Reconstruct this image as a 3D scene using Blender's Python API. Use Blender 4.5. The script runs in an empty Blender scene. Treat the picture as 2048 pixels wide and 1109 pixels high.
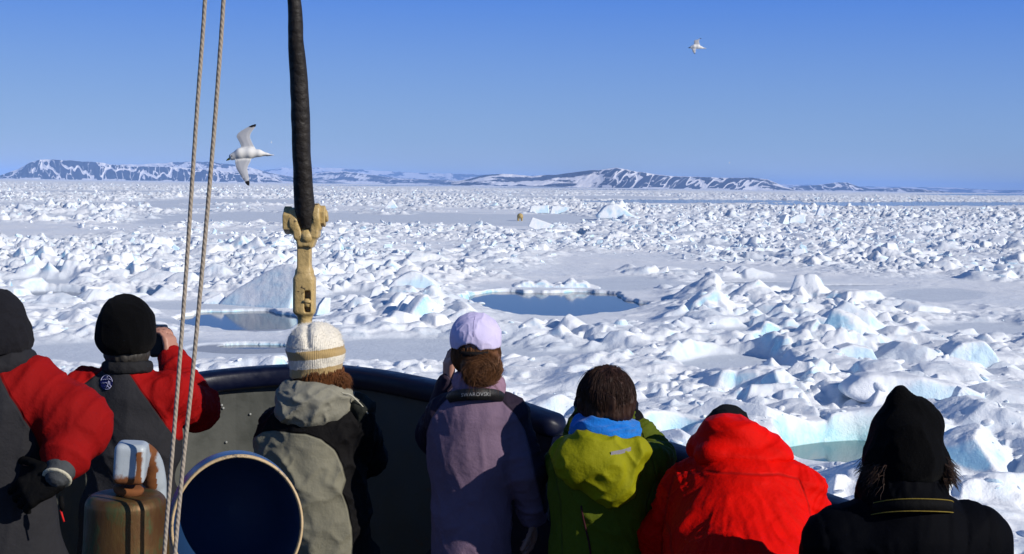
import bpy, math, random, time
import numpy as np
from mathutils import Vector, Matrix
R = math.radians
SC = bpy.context.scene
COL = SC.collection
# ------------------------------------------------------------------ camera
H = 6.5                      # eye height above the water, metres
FPX = 2800.0                 # focal length in pixels of a 2048 px wide frame
HZN = 371.5
PITCH = math.atan((554.5 - HZN) / FPX)
ROLL = math.atan(31.0 / 2048.0)
cam = bpy.data.cameras.new('camera')
cam.lens = 36.0 * FPX / 2048.0
cam.sensor_width = 36.0
cam.clip_start = 0.1
cam.clip_end = 120000
camo = bpy.data.objects.new('camera', cam); COL.objects.link(camo)
MR = Matrix.Rotation(R(90) - PITCH, 3, 'X') @ Matrix.Rotation(ROLL, 3, 'Z')
camo.matrix_world = Matrix.Translation((0, 0, H)) @ MR.to_4x4()
SC.camera = camo
MRn = np.array(MR)
def P(px, py, d):
    """the real place d metres ahead of the eye that a point of the photograph belongs to"""
    v = MR @ Vector(((px - 1024) / FPX, -(py - 554.5) / FPX, -1.0))
    return Vector((v.x / v.y * d, d, H + v.z / v.y * d))
def uv_of(X, Y, Z=0.0):
    D = np.stack([X, Y, np.zeros_like(X) + Z - H], -1) @ MRn
    return 1024 + FPX * D[..., 0] / -D[..., 2], 554.5 - FPX * D[..., 1] / -D[..., 2]
# ------------------------------------------------------------------ sky and sun
SUN_EL, SUN_AZ = R(27), R(59)          # azimuth: to the right of straight behind the camera
sdir = Vector((math.sin(SUN_AZ) * math.cos(SUN_EL), -math.cos(SUN_AZ) * math.cos(SUN_EL), math.sin(SUN_EL)))
w = bpy.data.worlds.new('World'); SC.world = w; w.use_nodes = True
nt = w.node_tree; nt.nodes.clear()
sky = nt.nodes.new('ShaderNodeTexSky'); sky.sky_type = 'NISHITA'; sky.sun_disc = False
sky.sun_elevation = SUN_EL; sky.sun_rotation = math.atan2(sdir.x, sdir.y)
sky.altitude = 0; sky.air_density = 1.0; sky.dust_density = 0.0; sky.ozone_density = 1.0
hs = nt.nodes.new('ShaderNodeHueSaturation'); hs.inputs['Saturation'].default_value = 1.25
hs.inputs['Value'].default_value = 1.0
bg = nt.nodes.new('ShaderNodeBackground'); bg.inputs['Strength'].default_value = 0.10
ow = nt.nodes.new('ShaderNodeOutputWorld')
# clear polar air: the sky texture, pulled towards the deep blue this sky has at each height above the horizon
tcw = nt.nodes.new('ShaderNodeTexCoord'); spw = nt.nodes.new('ShaderNodeSeparateXYZ'); rw = nt.nodes.new('ShaderNodeValToRGB')
nt.links.new(tcw.outputs['Generated'], spw.inputs[0]); nt.links.new(spw.outputs[2], rw.inputs[0])
for k, (p_, c_) in enumerate([(0.0, (.32, .45, .65)), (.03, (.21, .375, .685)), (.13, (.070, .222, .75)), (.35, (.032, .11, .33)), (1.0, (.014, .055, .19))]):
    e = rw.color_ramp.elements[k] if k < 2 else rw.color_ramp.elements.new(p_)
    e.position = p_; e.color = (*[v * 10 for v in c_], 1)
mxw = nt.nodes.new('ShaderNodeMix'); mxw.data_type = 'RGBA'; mxw.inputs[0].default_value = .88
nt.links.new(sky.outputs[0], hs.inputs['Color']); nt.links.new(hs.outputs[0], mxw.inputs[6]); nt.links.new(rw.outputs[0], mxw.inputs[7])
nt.links.new(mxw.outputs[2], bg.inputs['Color'])
nt.links.new(bg.outputs[0], ow.inputs['Surface'])
sun = bpy.data.lights.new('sun', 'SUN'); sun.energy = 4.35; sun.angle = R(0.5); sun.color = (1.0, 0.94, 0.85)
suno = bpy.data.objects.new('sun', sun); COL.objects.link(suno)
suno.rotation_euler = sdir.to_track_quat('Z', 'Y').to_euler()
suno.location = (20, -20, 30)
vs = SC.view_settings; vs.view_transform = 'Standard'; vs.look = 'None'; vs.exposure = 0.0; vs.gamma = 1.0
vs.use_curve_mapping = False
SC.cycles.volume_bounces = 1
# ------------------------------------------------------------------ helpers
def tag(o, label=None, cat=None, group=None, kind=None):
    if label: o['label'] = label
    if cat: o['category'] = cat
    if group: o['group'] = group
    if kind: o['kind'] = kind
    return o
def empty(name, loc=(0, 0, 0), label=None, cat=None, group=None):
    o = bpy.data.objects.new(name, None); COL.objects.link(o); o.location = loc
    o.empty_display_size = 0.1
    return tag(o, label, cat, group)
def link(name, me, mat=None, parent=None, mats=None):
    o = bpy.data.objects.new(name, me); COL.objects.link(o)
    for m in (mats or ([mat] if mat else [])): me.materials.append(m)
    if parent is not None:
        o.parent = parent
        o.location = -parent.location      # meshes are written in world metres; parts sit under their thing
    return o
def mesh_np(V, F, smooth=True, name='m'):
    """V (n,3) array; F (m,k) int array with k = 3 or 4"""
    me = bpy.data.meshes.new(name)
    V = np.ascontiguousarray(V, dtype=np.float32); F = np.ascontiguousarray(F, dtype=np.int32)
    k = F.shape[1]
    me.vertices.add(len(V)); me.vertices.foreach_set('co', V.ravel())
    me.loops.add(F.size); me.loops.foreach_set('vertex_index', F.ravel())
    me.polygons.add(len(F))
    me.polygons.foreach_set('loop_start', np.arange(0, F.size, k, dtype=np.int32))
    try: me.polygons.foreach_set('loop_total', np.full(len(F), k, dtype=np.int32))
    except Exception: pass
    me.polygons.foreach_set('use_smooth', np.full(len(F), smooth, dtype=bool))
    me.update(calc_edges=True); me.validate()
    return me
def attr(me, name, arr):
    a = me.attributes.new(name, 'FLOAT', 'POINT'); a.data.foreach_set('value', np.ascontiguousarray(arr, dtype=np.float32))
class NB:
    """short-hand for node materials"""
    def __init__(s, name, rough=0.6, base=(.5, .5, .5), spec=0.5, metal=0.0):
        s.m = bpy.data.materials.new(name); s.m.use_nodes = True
        s.t = s.m.node_tree; s.b = s.t.nodes['Principled BSDF']; s.out = s.t.nodes['Material Output']
        s.b.inputs['Roughness'].default_value = rough
        s.b.inputs['Base Color'].default_value = (*base, 1)
        s.b.inputs['Specular IOR Level'].default_value = spec
        s.b.inputs['Metallic'].default_value = metal
    def n(s, typ, **kw):
        x = s.t.nodes.new(typ)
        for k, v in kw.items():
            if k.startswith('i_'):
                key = k[2:]; key = int(key) if key.isdigit() else key
                x.inputs[key].default_value = v
            else: setattr(x, k, v)
        return x
    def l(s, a, b): s.t.links.new(a, b)
    def coords(s, kind='Object', scale=(1, 1, 1)):
        tc = s.n('ShaderNodeTexCoord'); mp = s.n('ShaderNodeMapping'); mp.inputs['Scale'].default_value = scale
        s.l(tc.outputs[kind], mp.inputs['Vector']); return mp.outputs[0]
    def noise(s, scale, vec=None, detail=4, rough=.55, out='Fac'):
        x = s.n('ShaderNodeTexNoise'); x.inputs['Scale'].default_value = scale
        x.inputs['Detail'].default_value = detail; x.inputs['Roughness'].default_value = rough
        if vec is not None: s.l(vec, x.inputs['Vector'])
        return x.outputs[out]
    def attr(s, name):
        x = s.n('ShaderNodeAttribute'); x.attribute_name = name; return x.outputs['Fac']
    def ramp(s, src, pts, interp='LINEAR'):
        r = s.n('ShaderNodeValToRGB'); r.color_ramp.interpolation = interp
        els = r.color_ramp.elements
        while len(els) < len(pts): els.new(0.5)
        for e, (p, c) in zip(els, pts):
            e.position = p; e.color = (*c, 1) if len(c) == 3 else c
        s.l(src, r.inputs[0]); return r.outputs[0]
    def mr(s, src, a, b, c=0.0, d=1.0):
        x = s.n('ShaderNodeMapRange'); x.inputs[1].default_value = a; x.inputs[2].default_value = b
        x.inputs[3].default_value = c; x.inputs[4].default_value = d; s.l(src, x.inputs[0]); return x.outputs[0]
    def math(s, op, a, b=None):
        x = s.n('ShaderNodeMath', operation=op)
        for i, v in enumerate((a, b)):
            if v is None: continue
            if isinstance(v, (int, float)): x.inputs[i].default_value = v
            else: s.l(v, x.inputs[i])
        return x.outputs[0]
    def mix(s, f, a, b, blend='MIX'):
        x = s.n('ShaderNodeMix', data_type='RGBA', blend_type=blend)
        for i, v in ((0, f), (6, a), (7, b)):
            if isinstance(v, (int, float)): x.inputs[i].default_value = v
            elif isinstance(v, tuple): x.inputs[i].default_value = (*v, 1)
            else: s.l(v, x.inputs[i])
        return x.outputs[2]
    def col(s, c): s.l(c, s.b.inputs['Base Color'])
    def rough(s, c): s.l(c, s.b.inputs['Roughness'])
    def bump(s, h, strength=.3, dist=.01):
        x = s.n('ShaderNodeBump'); x.inputs['Strength'].default_value = strength; x.inputs['Distance'].default_value = dist
        s.l(h, x.inputs['Height']); s.l(x.outputs[0], s.b.inputs['Normal'])
# ------------------------------------------------------------------ numpy noise
_rg = np.random.RandomState(7)
_T2 = _rg.rand(256, 256).astype(np.float32)
_T3 = _rg.rand(64, 64, 64).astype(np.float32)
def vn2(x, y):
    xi = np.floor(x); yi = np.floor(y); fx = (x - xi).astype(np.float32); fy = (y - yi).astype(np.float32)
    xi = xi.astype(np.int64) & 255; yi = yi.astype(np.int64) & 255; x1 = (xi + 1) & 255; y1 = (yi + 1) & 255
    fx = fx * fx * (3 - 2 * fx); fy = fy * fy * (3 - 2 * fy)
    a = _T2[xi, yi]; b = _T2[x1, yi]; c = _T2[xi, y1]; d = _T2[x1, y1]
    return (a + (b - a) * fx) * (1 - fy) + (c + (d - c) * fx) * fy
def fbm2(x, y, o=4, g=.5):
    s = 0; a = 1.0; t = 0
    for k in range(o):
        s = s + a * vn2(x + 17.3 * k, y - 9.1 * k); t += a; a *= g
        x, y = (x * .8 - y * .6) * 2.03, (x * .6 + y * .8) * 2.03
    return s / t
def vn3(p):
    i = np.floor(p); f = (p - i).astype(np.float32); f = f * f * (3 - 2 * f); i = i.astype(np.int64)
    x0, y0, z0 = (i[:, k] & 63 for k in range(3)); x1, y1, z1 = (x0 + 1) & 63, (y0 + 1) & 63, (z0 + 1) & 63
    fx, fy, fz = f[:, 0], f[:, 1], f[:, 2]
    def L(a, b, t): return a + (b - a) * t
    return L(L(L(_T3[x0, y0, z0], _T3[x1, y0, z0], fx), L(_T3[x0, y1, z0], _T3[x1, y1, z0], fx), fy),
             L(L(_T3[x0, y0, z1], _T3[x1, y0, z1], fx), L(_T3[x0, y1, z1], _T3[x1, y1, z1], fx), fy), fz)
def ridge3(p, seed=0.0):
    return 1 - np.abs(2 * vn3(p + seed) - 1)
def sstep(a, b, x):
    t = np.clip((x - a) / (b - a), 0, 1); return t * t * (3 - 2 * t)
# ================================================================== the pack ice
def _tab(seed, n=8):
    return np.random.RandomState(seed).rand(128, 128, n).astype(np.float32)
def plates(X, Y, S, seed, tilt=.5, steep=2.2, elong=1.35, hv=1.0):
    """height of a jumble of tilted, broken slabs about S metres wide"""
    T = _tab(seed); gx = X / S; gy = Y / S
    ix = np.floor(gx).astype(np.int64); iy = np.floor(gy).astype(np.int64)
    best = np.full(X.shape, -1e3, np.float32); idn = np.zeros(X.shape, np.float32)
    for dx in (-1, 0, 1):
        for dy in (-1, 0, 1):
            cx = ix + dx; cy = iy + dy; t = T[cx & 127, cy & 127]
            lx = gx - (cx + .15 + .7 * t[..., 0]); ly = gy - (cy + .15 + .7 * t[..., 1])
            th = t[..., 2] * 6.2832; c = np.cos(th); s = np.sin(th)
            rx = lx * c + ly * s; ry = -lx * s + ly * c
            a = .34 + .30 * t[..., 3]; b = a / (1 + (elong - 1) * t[..., 6] * 2)
            # a skewed five-sided outline instead of a plain box
            q = np.maximum(np.maximum(np.abs(rx) / a, np.abs(ry) / b), (rx / a + ry / b) * .72)
            h = hv * (t[..., 4] ** 1.5) + tilt * (t[..., 5] - .25) * 2.2 * (rx * 1.0 + ry * (t[..., 7] - .5)) - steep * np.maximum(q - 1, 0) * a - .10 * q * q
            m = h > best; best = np.where(m, h, best); idn = np.where(m, t[..., 7], idn)
    return best * S, idn
# smooth refrozen leads: (u, v, half width, half height) of each on the photograph, with how far it shows
FLATS = [(640,436,420,13),(1010,440,230,12),(200,412,260,7),(470,404,200,5),(110,482,190,5),(60,565,90,9),
 (430,608,180,8),(1480,571,200,10),(1240,566,130,13),(1870,590,90,12),(1960,657,110,15),(1450,664,120,11),
 (1450,732,90,20),(1110,712,110,15),(1360,876,75,13),(560,706,620,27),(710,592,90,15),(800,690,200,16),
 (820,536,90,4),(1400,491,110,4),(1720,500,60,4),(1860,712,80,9),(1580,690,70,6),(1180,660,60,5),
 (300,500,80,4),(900,500,90,4),(1500,520,70,4),(640,520,50,3),(1690,462,90,4),(90,436,110,5),(1170,396,200,3),
 (700,389,500,2),(250,384,300,2),(1500,640,60,4),(330,640,120,7),(1760,640,50,5),(1150,470,130,4)]
# open water: dark pools and cracks
POOLS = [(1122,600,172,23),(1012,590,66,13),(480,632,112,17),(240,588,70,8),(500,682,84,4.5),(590,640,40,10),
 (1395,402,260,4.0),(1820,407,360,5.0),(1620,378,220,2.2),(1480,391,170,1.8),(1950,390,150,1.8),(1280,388,160,1.6),(900,384,200,1.4),(560,396,150,1.6),(1180,380,160,1.3),(300,377,160,1.2),
 (230,484,90,1.3),(430,619,40,4),(1135,466,34,3.2),(1480,521,40,2),(1760,876,170,4),
 (700,372,260,.9),(1110,376,200,.8)]
THIN = [(1490,561,120,2.0),(1700,567,90,1.8),(105,588,88,11),(520,640,90,18),(500,690,110,11)]
MELT = [(1735,888,185,30)]
PILES = [(850,612,120,34,1.1),(1190,672,170,14,.6),(1650,625,180,32,.65),(1400,620,110,26,.65),(500,560,110,30,.5),
 (1870,800,240,50,.55),(1330,690,170,30,.6),(1480,800,210,50,.5),(1640,700,100,30,1.0),(1230,755,120,26,.7),(680,500,160,24,.6),
 (520,520,90,20,.6),(180,540,170,24,.6),(1040,476,90,10,.5),(1230,432,70,12,.9),(1660,430,160,12,.7),(150,425,110,8,.9),
 (1820,470,200,20,.6),(1900,950,220,60,.5),(1480,450,160,14,.5),(1800,530,160,20,.6),(960,525,120,14,.6)]
def ell(u, v, L, wob, soft, vs_=1.0):
    m = np.zeros_like(u)
    for e in L:
        du = (u - e[0]) / e[2]; dv = (v - e[1]) / (e[3] * vs_)
        near = (np.abs(du) < 1.8) & (np.abs(dv) < 1.8)
        if not near.any(): continue
        q = np.sqrt(du[near] ** 2 + dv[near] ** 2) + wob[near]
        k = 1 - sstep(1 - soft, 1 + soft, q)
        m[near] = np.maximum(m[near], k * (e[4] if len(e) > 4 else 1))
    return m
def ice(X, Y):
    sh = X.shape; X = X.ravel().astype(np.float64); Y = Y.ravel().astype(np.float64)
    u, v = uv_of(X, Y, .25); u = u.astype(np.float32); v = v.astype(np.float32)
    D = np.sqrt(X * X + Y * Y)
    wob = ((fbm2(X / 9, Y / 9, 4) - .5) * 1.1 + (fbm2(X / 1.6 + 40, Y / 1.6, 3) - .5) * .35).astype(np.float32)
    wf = np.where(D > 400, (fbm2(X / 60, Y / 60, 3) - .5) * .9, wob)
    flat = ell(u, v, FLATS, wf, .22, 1.05); wp = ((np.abs(fbm2(X / 7 + 3, Y / 9, 3) - .5) * 2 - .25) * .75 + (fbm2(X / 1.1, Y / 1.1, 3) - .5) * .22).astype(np.float32)
    pool = ell(u, v, POOLS, wp, .035); thin = ell(u, v, THIN, wob * .5, .05)
    melt = ell(u, v, MELT, wob * .35, .12); pile = ell(u, v, PILES, wob, .6)
    # rubble rises in ridges and fades to drifted snow between them
    r1 = fbm2(X / 34 + 5, Y / 60 + 3, 3); r2 = fbm2(X / 11 + 70, Y / 15, 4)
    far = sstep(180, 700, D)
    rg = sstep(.40, .60, .5 * r1 + .5 * r2 + .035 + .06 * far + .03 * sstep(80, 120, D))
    calm = ell(u, v, [(1120,592,260,50),(1150,632,200,24),(1040,450,60,14),(1735,915,200,30),(480,625,180,36),(498,681,140,22),(1395,405,280,8),(1820,411,380,9),(1490,563,150,8),(1700,569,110,7)], wob * .3, .3)
    lead = sstep(.030, .010, np.abs(fbm2(X / 210 + 9, Y / 420 + 31, 3) - .5)) * (D > 300)
    lane = sstep(.36, .50, fbm2(X / 120 + 2, Y / 85 + 7, 3)); lane = np.where((D > 45) & (D < 700), .58 + .42 * lane, 1)
    rg = rg * np.maximum(lane, np.minimum(pile, 1))
    rg = np.clip(rg * .72 + .10 * lane + pile * .42, 0, 1.25) * (1 - flat) * (1 - .9 * lead) * (1 - .85 * calm)
    h = (.13 - .06 * calm).astype(np.float32)
    h += ((fbm2(X / 5, Y / 5, 4) - .5) * .14 * (1 - flat * .8)).astype(np.float32)
    sast = fbm2(X / 1.9, Y / .7, 3) - .5
    h += (sast * .035 * (1 - .7 * flat)).astype(np.float32)
    idn = np.zeros_like(h); block = np.zeros_like(h)
    # big slabs, middling blocks and brash, each carried by its own patchiness
    top = np.full(X.shape, -1.0, np.float32)
    def add(S, seed, k, patch, lim, lift=0.0, **kw):
        nonlocal h, idn, block
        s = (D < lim) & (rg > .03)
        if not s.any(): return
        b, i = plates(X[s], Y[s], S, seed, **kw)
        b = b * k * .82 * patch[s] * np.minimum(rg[s], 1.25) * (1 + .65 * sstep(55, 130, D[s]) + .5 * far[s])
        b = np.where(b > -.0, b, b * .25)
        top[s] = np.maximum(top[s], b.astype(np.float32) + lift)
        if S < .6: h[s] += b.astype(np.float32) * .4
        t = sstep(.02, .12, b / S); idn[s] = np.where(t > .5, i, idn[s]); block[s] = np.maximum(block[s], t)
    big = sstep(.42, .66, fbm2(X / 23 + 11, Y / 23 + 77, 3)) + pile * .3
    add(4.0, 11, .36, big, 1500, tilt=.55, hv=.35, steep=2.7)
    add(2.1, 12, .47, .35 + .8 * sstep(.35, .6, fbm2(X / 13, Y / 13 + 50, 3)), 2600, tilt=.8, hv=.8, steep=2.7)
    add(1.05, 13, .60, .45 + .6 * sstep(.35, .6, fbm2(X / 7 + 90, Y / 7, 3)), 500, tilt=.95, hv=.9, steep=2.6)
    add(.50, 14, .62, .45 + .55 * sstep(.35, .65, fbm2(X / 4 + 20, Y / 4, 2)), 160, tilt=.9, hv=.9, steep=2.5)
    add(.24, 15, .5, .5 * sstep(.4, .65, fbm2(X / 3 + 20, Y / 3 + 8, 2)), 60, tilt=.7, hv=1.0)
    h += np.where(top > 0, top, top * .1 * (top > -.9)) + (pile * .28 * (1 - flat)).astype(np.float32)
    s = D > 900
    if s.any():
        b, i = plates(X[s], Y[s], 7.0, 21, tilt=.6, hv=.8); h[s] += (np.clip(b, 0, 9) * .16 * rg[s] * sstep(900, 1400, D[s])).astype(np.float32)
    h += (rg * .16).astype(np.float32)
    h = h * (1 - .0 * flat)
    # snow drifts soften and fill the lower places
    h = np.where(h < .2, .2 - (.2 - h) * .5, h)
    h = h * (1 - thin) + (.035 + .01 * (fbm2(X, Y, 3))) * thin
    h = h * (1 - pool) - .8 * pool
    md = -.18 + .30 * (fbm2(X / 1.3, Y / 1.3 + 9, 3) - .5) + np.clip(plates(X, Y, 1.7, 33, tilt=.3)[0], -.1, .4) * .35 * (melt > 0)
    h = h * (1 - melt) + np.minimum(md, -.04) * melt
    # the hull has pushed the ice under its bow aside
    return [a.reshape(sh) for a in (h, thin + .75 * flat * (1 - thin), block, idn, melt)]
t0 = time.time()
ys = [13.0]
while ys[-1] < 45000:
    d = ys[-1]
    k = 640 if d < 75 else 430 if d < 120 else (400 if d < 900 else (260 if d < 2500 else 60))
    ys.append(d * (1 + 1.0 / k))
ys = np.array(ys); nt_ = 1180
ts = np.linspace(-.47, .47, nt_)
YY, TT = np.meshgrid(ys, ts, indexing='ij'); XX = TT * YY
hh, th, bl, idn, mel = ice(XX, YY)
# wind-packed snow rounds the nearer blocks
nb = int(np.searchsorted(ys, 95)); wet = ((hh < .06) | (mel > .01))[:nb]
B_ = hh[:nb].astype(np.float64); k_ = np.clip(1.2 - ys[:nb] / 85, .15, 1)[:, None]
for it in range(3):
    c_ = B_.copy(); c_[:, 1:-1] = .25 * B_[:, :-2] + .5 * B_[:, 1:-1] + .25 * B_[:, 2:]
    if it % 2 == 0: c2 = c_.copy(); c2[1:-1] = .25 * c_[:-2] + .5 * c_[1:-1] + .25 * c_[2:]; c_ = c2
    B_ = np.where(wet, B_, B_ + (c_ - B_) * k_)
hh[:nb] = B_
V = np.stack([XX, YY, hh], -1).reshape(-1, 3)
n0, n1 = XX.shape
ii = np.arange(n0 * n1).reshape(n0, n1)
F = np.stack([ii[:-1, :-1], ii[:-1, 1:], ii[1:, 1:], ii[1:, :-1]], -1).reshape(-1, 4)
me = mesh_np(V, F, True, 'pack_ice')
attr(me, 'thin', th.ravel()); attr(me, 'tone', idn.ravel()); attr(me, 'melt', mel.ravel())
def snow_mat(name, use_attr=True):
    s = NB(name, .55, (.86, .88, .90), .25)
    co = s.coords('Object'); gn = s.n('ShaderNodeNewGeometry')
    sp = s.n('ShaderNodeSeparateXYZ'); s.l(gn.outputs['True Normal'] if False else gn.outputs['Normal'], sp.inputs[0])
    nz = sp.outputs[2]
    n1 = s.noise(.55, co, 4, .6); n2 = s.noise(6, co, 5, .65); n3 = s.noise(.09, co, 3)
    # bare blue ice shows on broken edges too steep to hold snow
    bare = s.math('MULTIPLY', s.mr(s.math('ADD', nz, s.math('MULTIPLY', n2, .25)), .62, .86, 1, 0), s.mr(n1, .44, .60, 0, 1 if use_attr else .6))
    snow = s.mix(s.mr(n3, .35, .65), (.885, .90, .915), (.81, .85, .895))
    if use_attr:
        snow = s.mix(s.mr(s.attr('tone'), .55, .95, 0, .5), snow, (.74, .83, .90))
        snow = s.mix(s.mr(s.attr('thin'), 0, 1, 0, 1), snow, s.mix(s.mr(n1, .3, .7), (.56, .62, .70), (.66, .72, .79)))
        snow = s.mix(s.mr(s.attr('thin'), .85, 1.0, 0, 1), snow, (.36, .40, .47))
    c = s.mix(bare, snow, s.mix(n2, (.34, .66, .84), (.55, .80, .92)))
    if use_attr: c = s.mix(s.attr('melt'), c, s.mix(s.mr(n2, .35, .65), (.25, .62, .66), (.55, .80, .82)))
    s.col(c)
    s.rough(s.mr(bare, 0, 1, .6, .22))
    hb = s.math('ADD', s.noise(3.0, co, 6, .65), s.math('MULTIPLY', s.noise(22, co, 4, .6), .25))
    s.bump(hb, .6, .09)
    return s.m
MSNOW = snow_mat('snow_on_ice'); MBLOCK = snow_mat('snow_on_block', False)
tag(link('pack_ice', me, MSNOW), kind='structure')
# water
s = NB('sea_water', .07, (.006, .018, .028), .35)
s.b.inputs['IOR'].default_value = 1.33
s.bump(s.noise(1.3, s.coords('Object', (1, 1.6, 1)), 3), .02, .05)
MWATER = s.m
me = mesh_np(np.array([[-60000, -60000, 0], [60000, -60000, 0], [60000, 70000, 0], [-60000, 70000, 0]], float), np.array([[0, 1, 2, 3]]), False)
tag(link('sea_water', me, MWATER), kind='structure')
# clear melt water over drowned ice
s = NB('melt_water', .05, (.26, .60, .64), .5)
s.b.inputs['Alpha'].default_value = .36
a, b_, c_, d_ = P(1480, 930, 1), 0, 0, 0
def gp(u, v, z):
    q = P(u, v, 1.0); k = (z - H) / (q.z - H); return (q.x * k, k, z)
pts = [gp(1500, 850, .0), gp(1980, 850, .0), gp(1980, 935, .0), gp(1500, 935, .0)]
me = mesh_np(np.array([(p[0], p[1], .012) for p in pts]), np.array([[3, 2, 1, 0]]), False)
tag(link('melt_water', me, s.m), kind='structure')
print('ice', n0, n1, round(time.time() - t0, 1))
def ground_z(x, y):
    return float(ice(np.array([[x]], float), np.array([[y]], float))[0][0, 0])
# ------------------------------------------------------------------ loose blocks
import bmesh
def chunk(seed, a=1.0, b=.8, c=.5, n=13, bev=.10, seg=2, rnd=0):
    rr = random.Random(seed); bm = bmesh.new()
    for k in range(n):
        p = Vector((rr.uniform(-1, 1), rr.uniform(-1, 1), rr.uniform(-1, 1)))
        m = max(abs(p.x), abs(p.y), abs(p.z)); p = p / m * rr.uniform(.75, 1.0)
        bm.verts.new((p.x * a * .5, p.y * b * .5, p.z * c * .5))
    r = bmesh.ops.convex_hull(bm, input=bm.verts[:])
    bmesh.ops.delete(bm, geom=list({g for g in r['geom_interior'] + r['geom_unused'] if isinstance(g, bmesh.types.BMVert) and g.is_valid}), context='VERTS')
    bmesh.ops.dissolve_limit(bm, angle_limit=R(14), verts=bm.verts[:], edges=bm.edges[:])
    if bev: bmesh.ops.bevel(bm, geom=bm.edges[:], offset=bev * c, segments=seg, affect='EDGES', profile=.6)
    if rnd:
        bmesh.ops.triangulate(bm, faces=bm.faces[:])
        bmesh.ops.subdivide_edges(bm, edges=bm.edges[:], cuts=1, use_grid_fill=True)
        for _ in range(rnd): bmesh.ops.smooth_vert(bm, verts=bm.verts[:], factor=.5, use_axis_x=True, use_axis_y=True, use_axis_z=True)
    bmesh.ops.triangulate(bm, faces=bm.faces[:])
    bm.verts.index_update()
    V = np.array([v.co[:] for v in bm.verts]); F = np.array([[v.index for v in f.verts] for f in bm.faces]); bm.free()
    return V, F
def rotm(rz, tx, ty):
    return np.array((Matrix.Rotation(rz, 3, 'Z') @ Matrix.Rotation(tx, 3, 'X') @ Matrix.Rotation(ty, 3, 'Y')))
rs = np.random.RandomState(5)
protos = [chunk(100 + k, 1, .55 + .4 * rs.rand(), .25 + .4 * rs.rand(), 9 + k % 5, .12 if k < 14 else 0, 1) for k in range(20)]
N = 80000
tt = rs.uniform(-.44, .44, N); dd = np.exp(rs.uniform(math.log(21), math.log(1500), N)); xx = tt * dd
hz, thn, blk, _, mlt = ice(xx, dd)
u_, v_ = uv_of(xx, dd, .2)
rgh = sstep(.16, .42, hz) * (thn < .35) * (mlt < .1)
keep = rs.rand(N) < rgh * (.25 + .75 * (fbm2(xx / 6, dd / 9, 2) > .5))
keep &= hz > .2
keep &= rs.rand(N) < .20 + .80 * sstep(55, 190, dd)
nearp = [chunk(300 + k, 1, .6 + .4 * rs.rand(), .30 + .3 * rs.rand(), 9 + k % 4, 0, 1, 3) for k in range(16)]
Vs, Fs, off, sm = [], [], 0, []
for k in np.nonzero(keep)[0]:
    nr = dd[k] < 110
    V, F = nearp[k % 16] if nr else protos[(k % 14) if dd[k] < 220 else 14 + k % 6]
    s_ = (.12 + .75 * rs.rand() ** 3.2) if nr else (.14 + .75 * rs.rand() ** 4) * (1 + min(dd[k], 900) / 330.0)
    s_ = min(s_, 3.2); tl = .3 if nr else .5
    V = (V * s_) @ rotm(rs.rand() * 6.28, rs.normal(0, tl), rs.normal(0, tl)).T + np.array([xx[k], dd[k], hz[k] + s_ * (-.08 if nr else .05)])
    Vs.append(V); Fs.append(F + off); off += len(V); sm.append(np.full(len(F), nr))
me = mesh_np(np.concatenate(Vs), np.concatenate(Fs), False)
me.polygons.foreach_set('use_smooth', np.concatenate(sm))
tag(link('ice_rubble', me, MBLOCK), 'countless small lumps of broken ice strewn over the pack', 'ice rubble', kind='stuff')
print('rubble', len(Vs), off)
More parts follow.
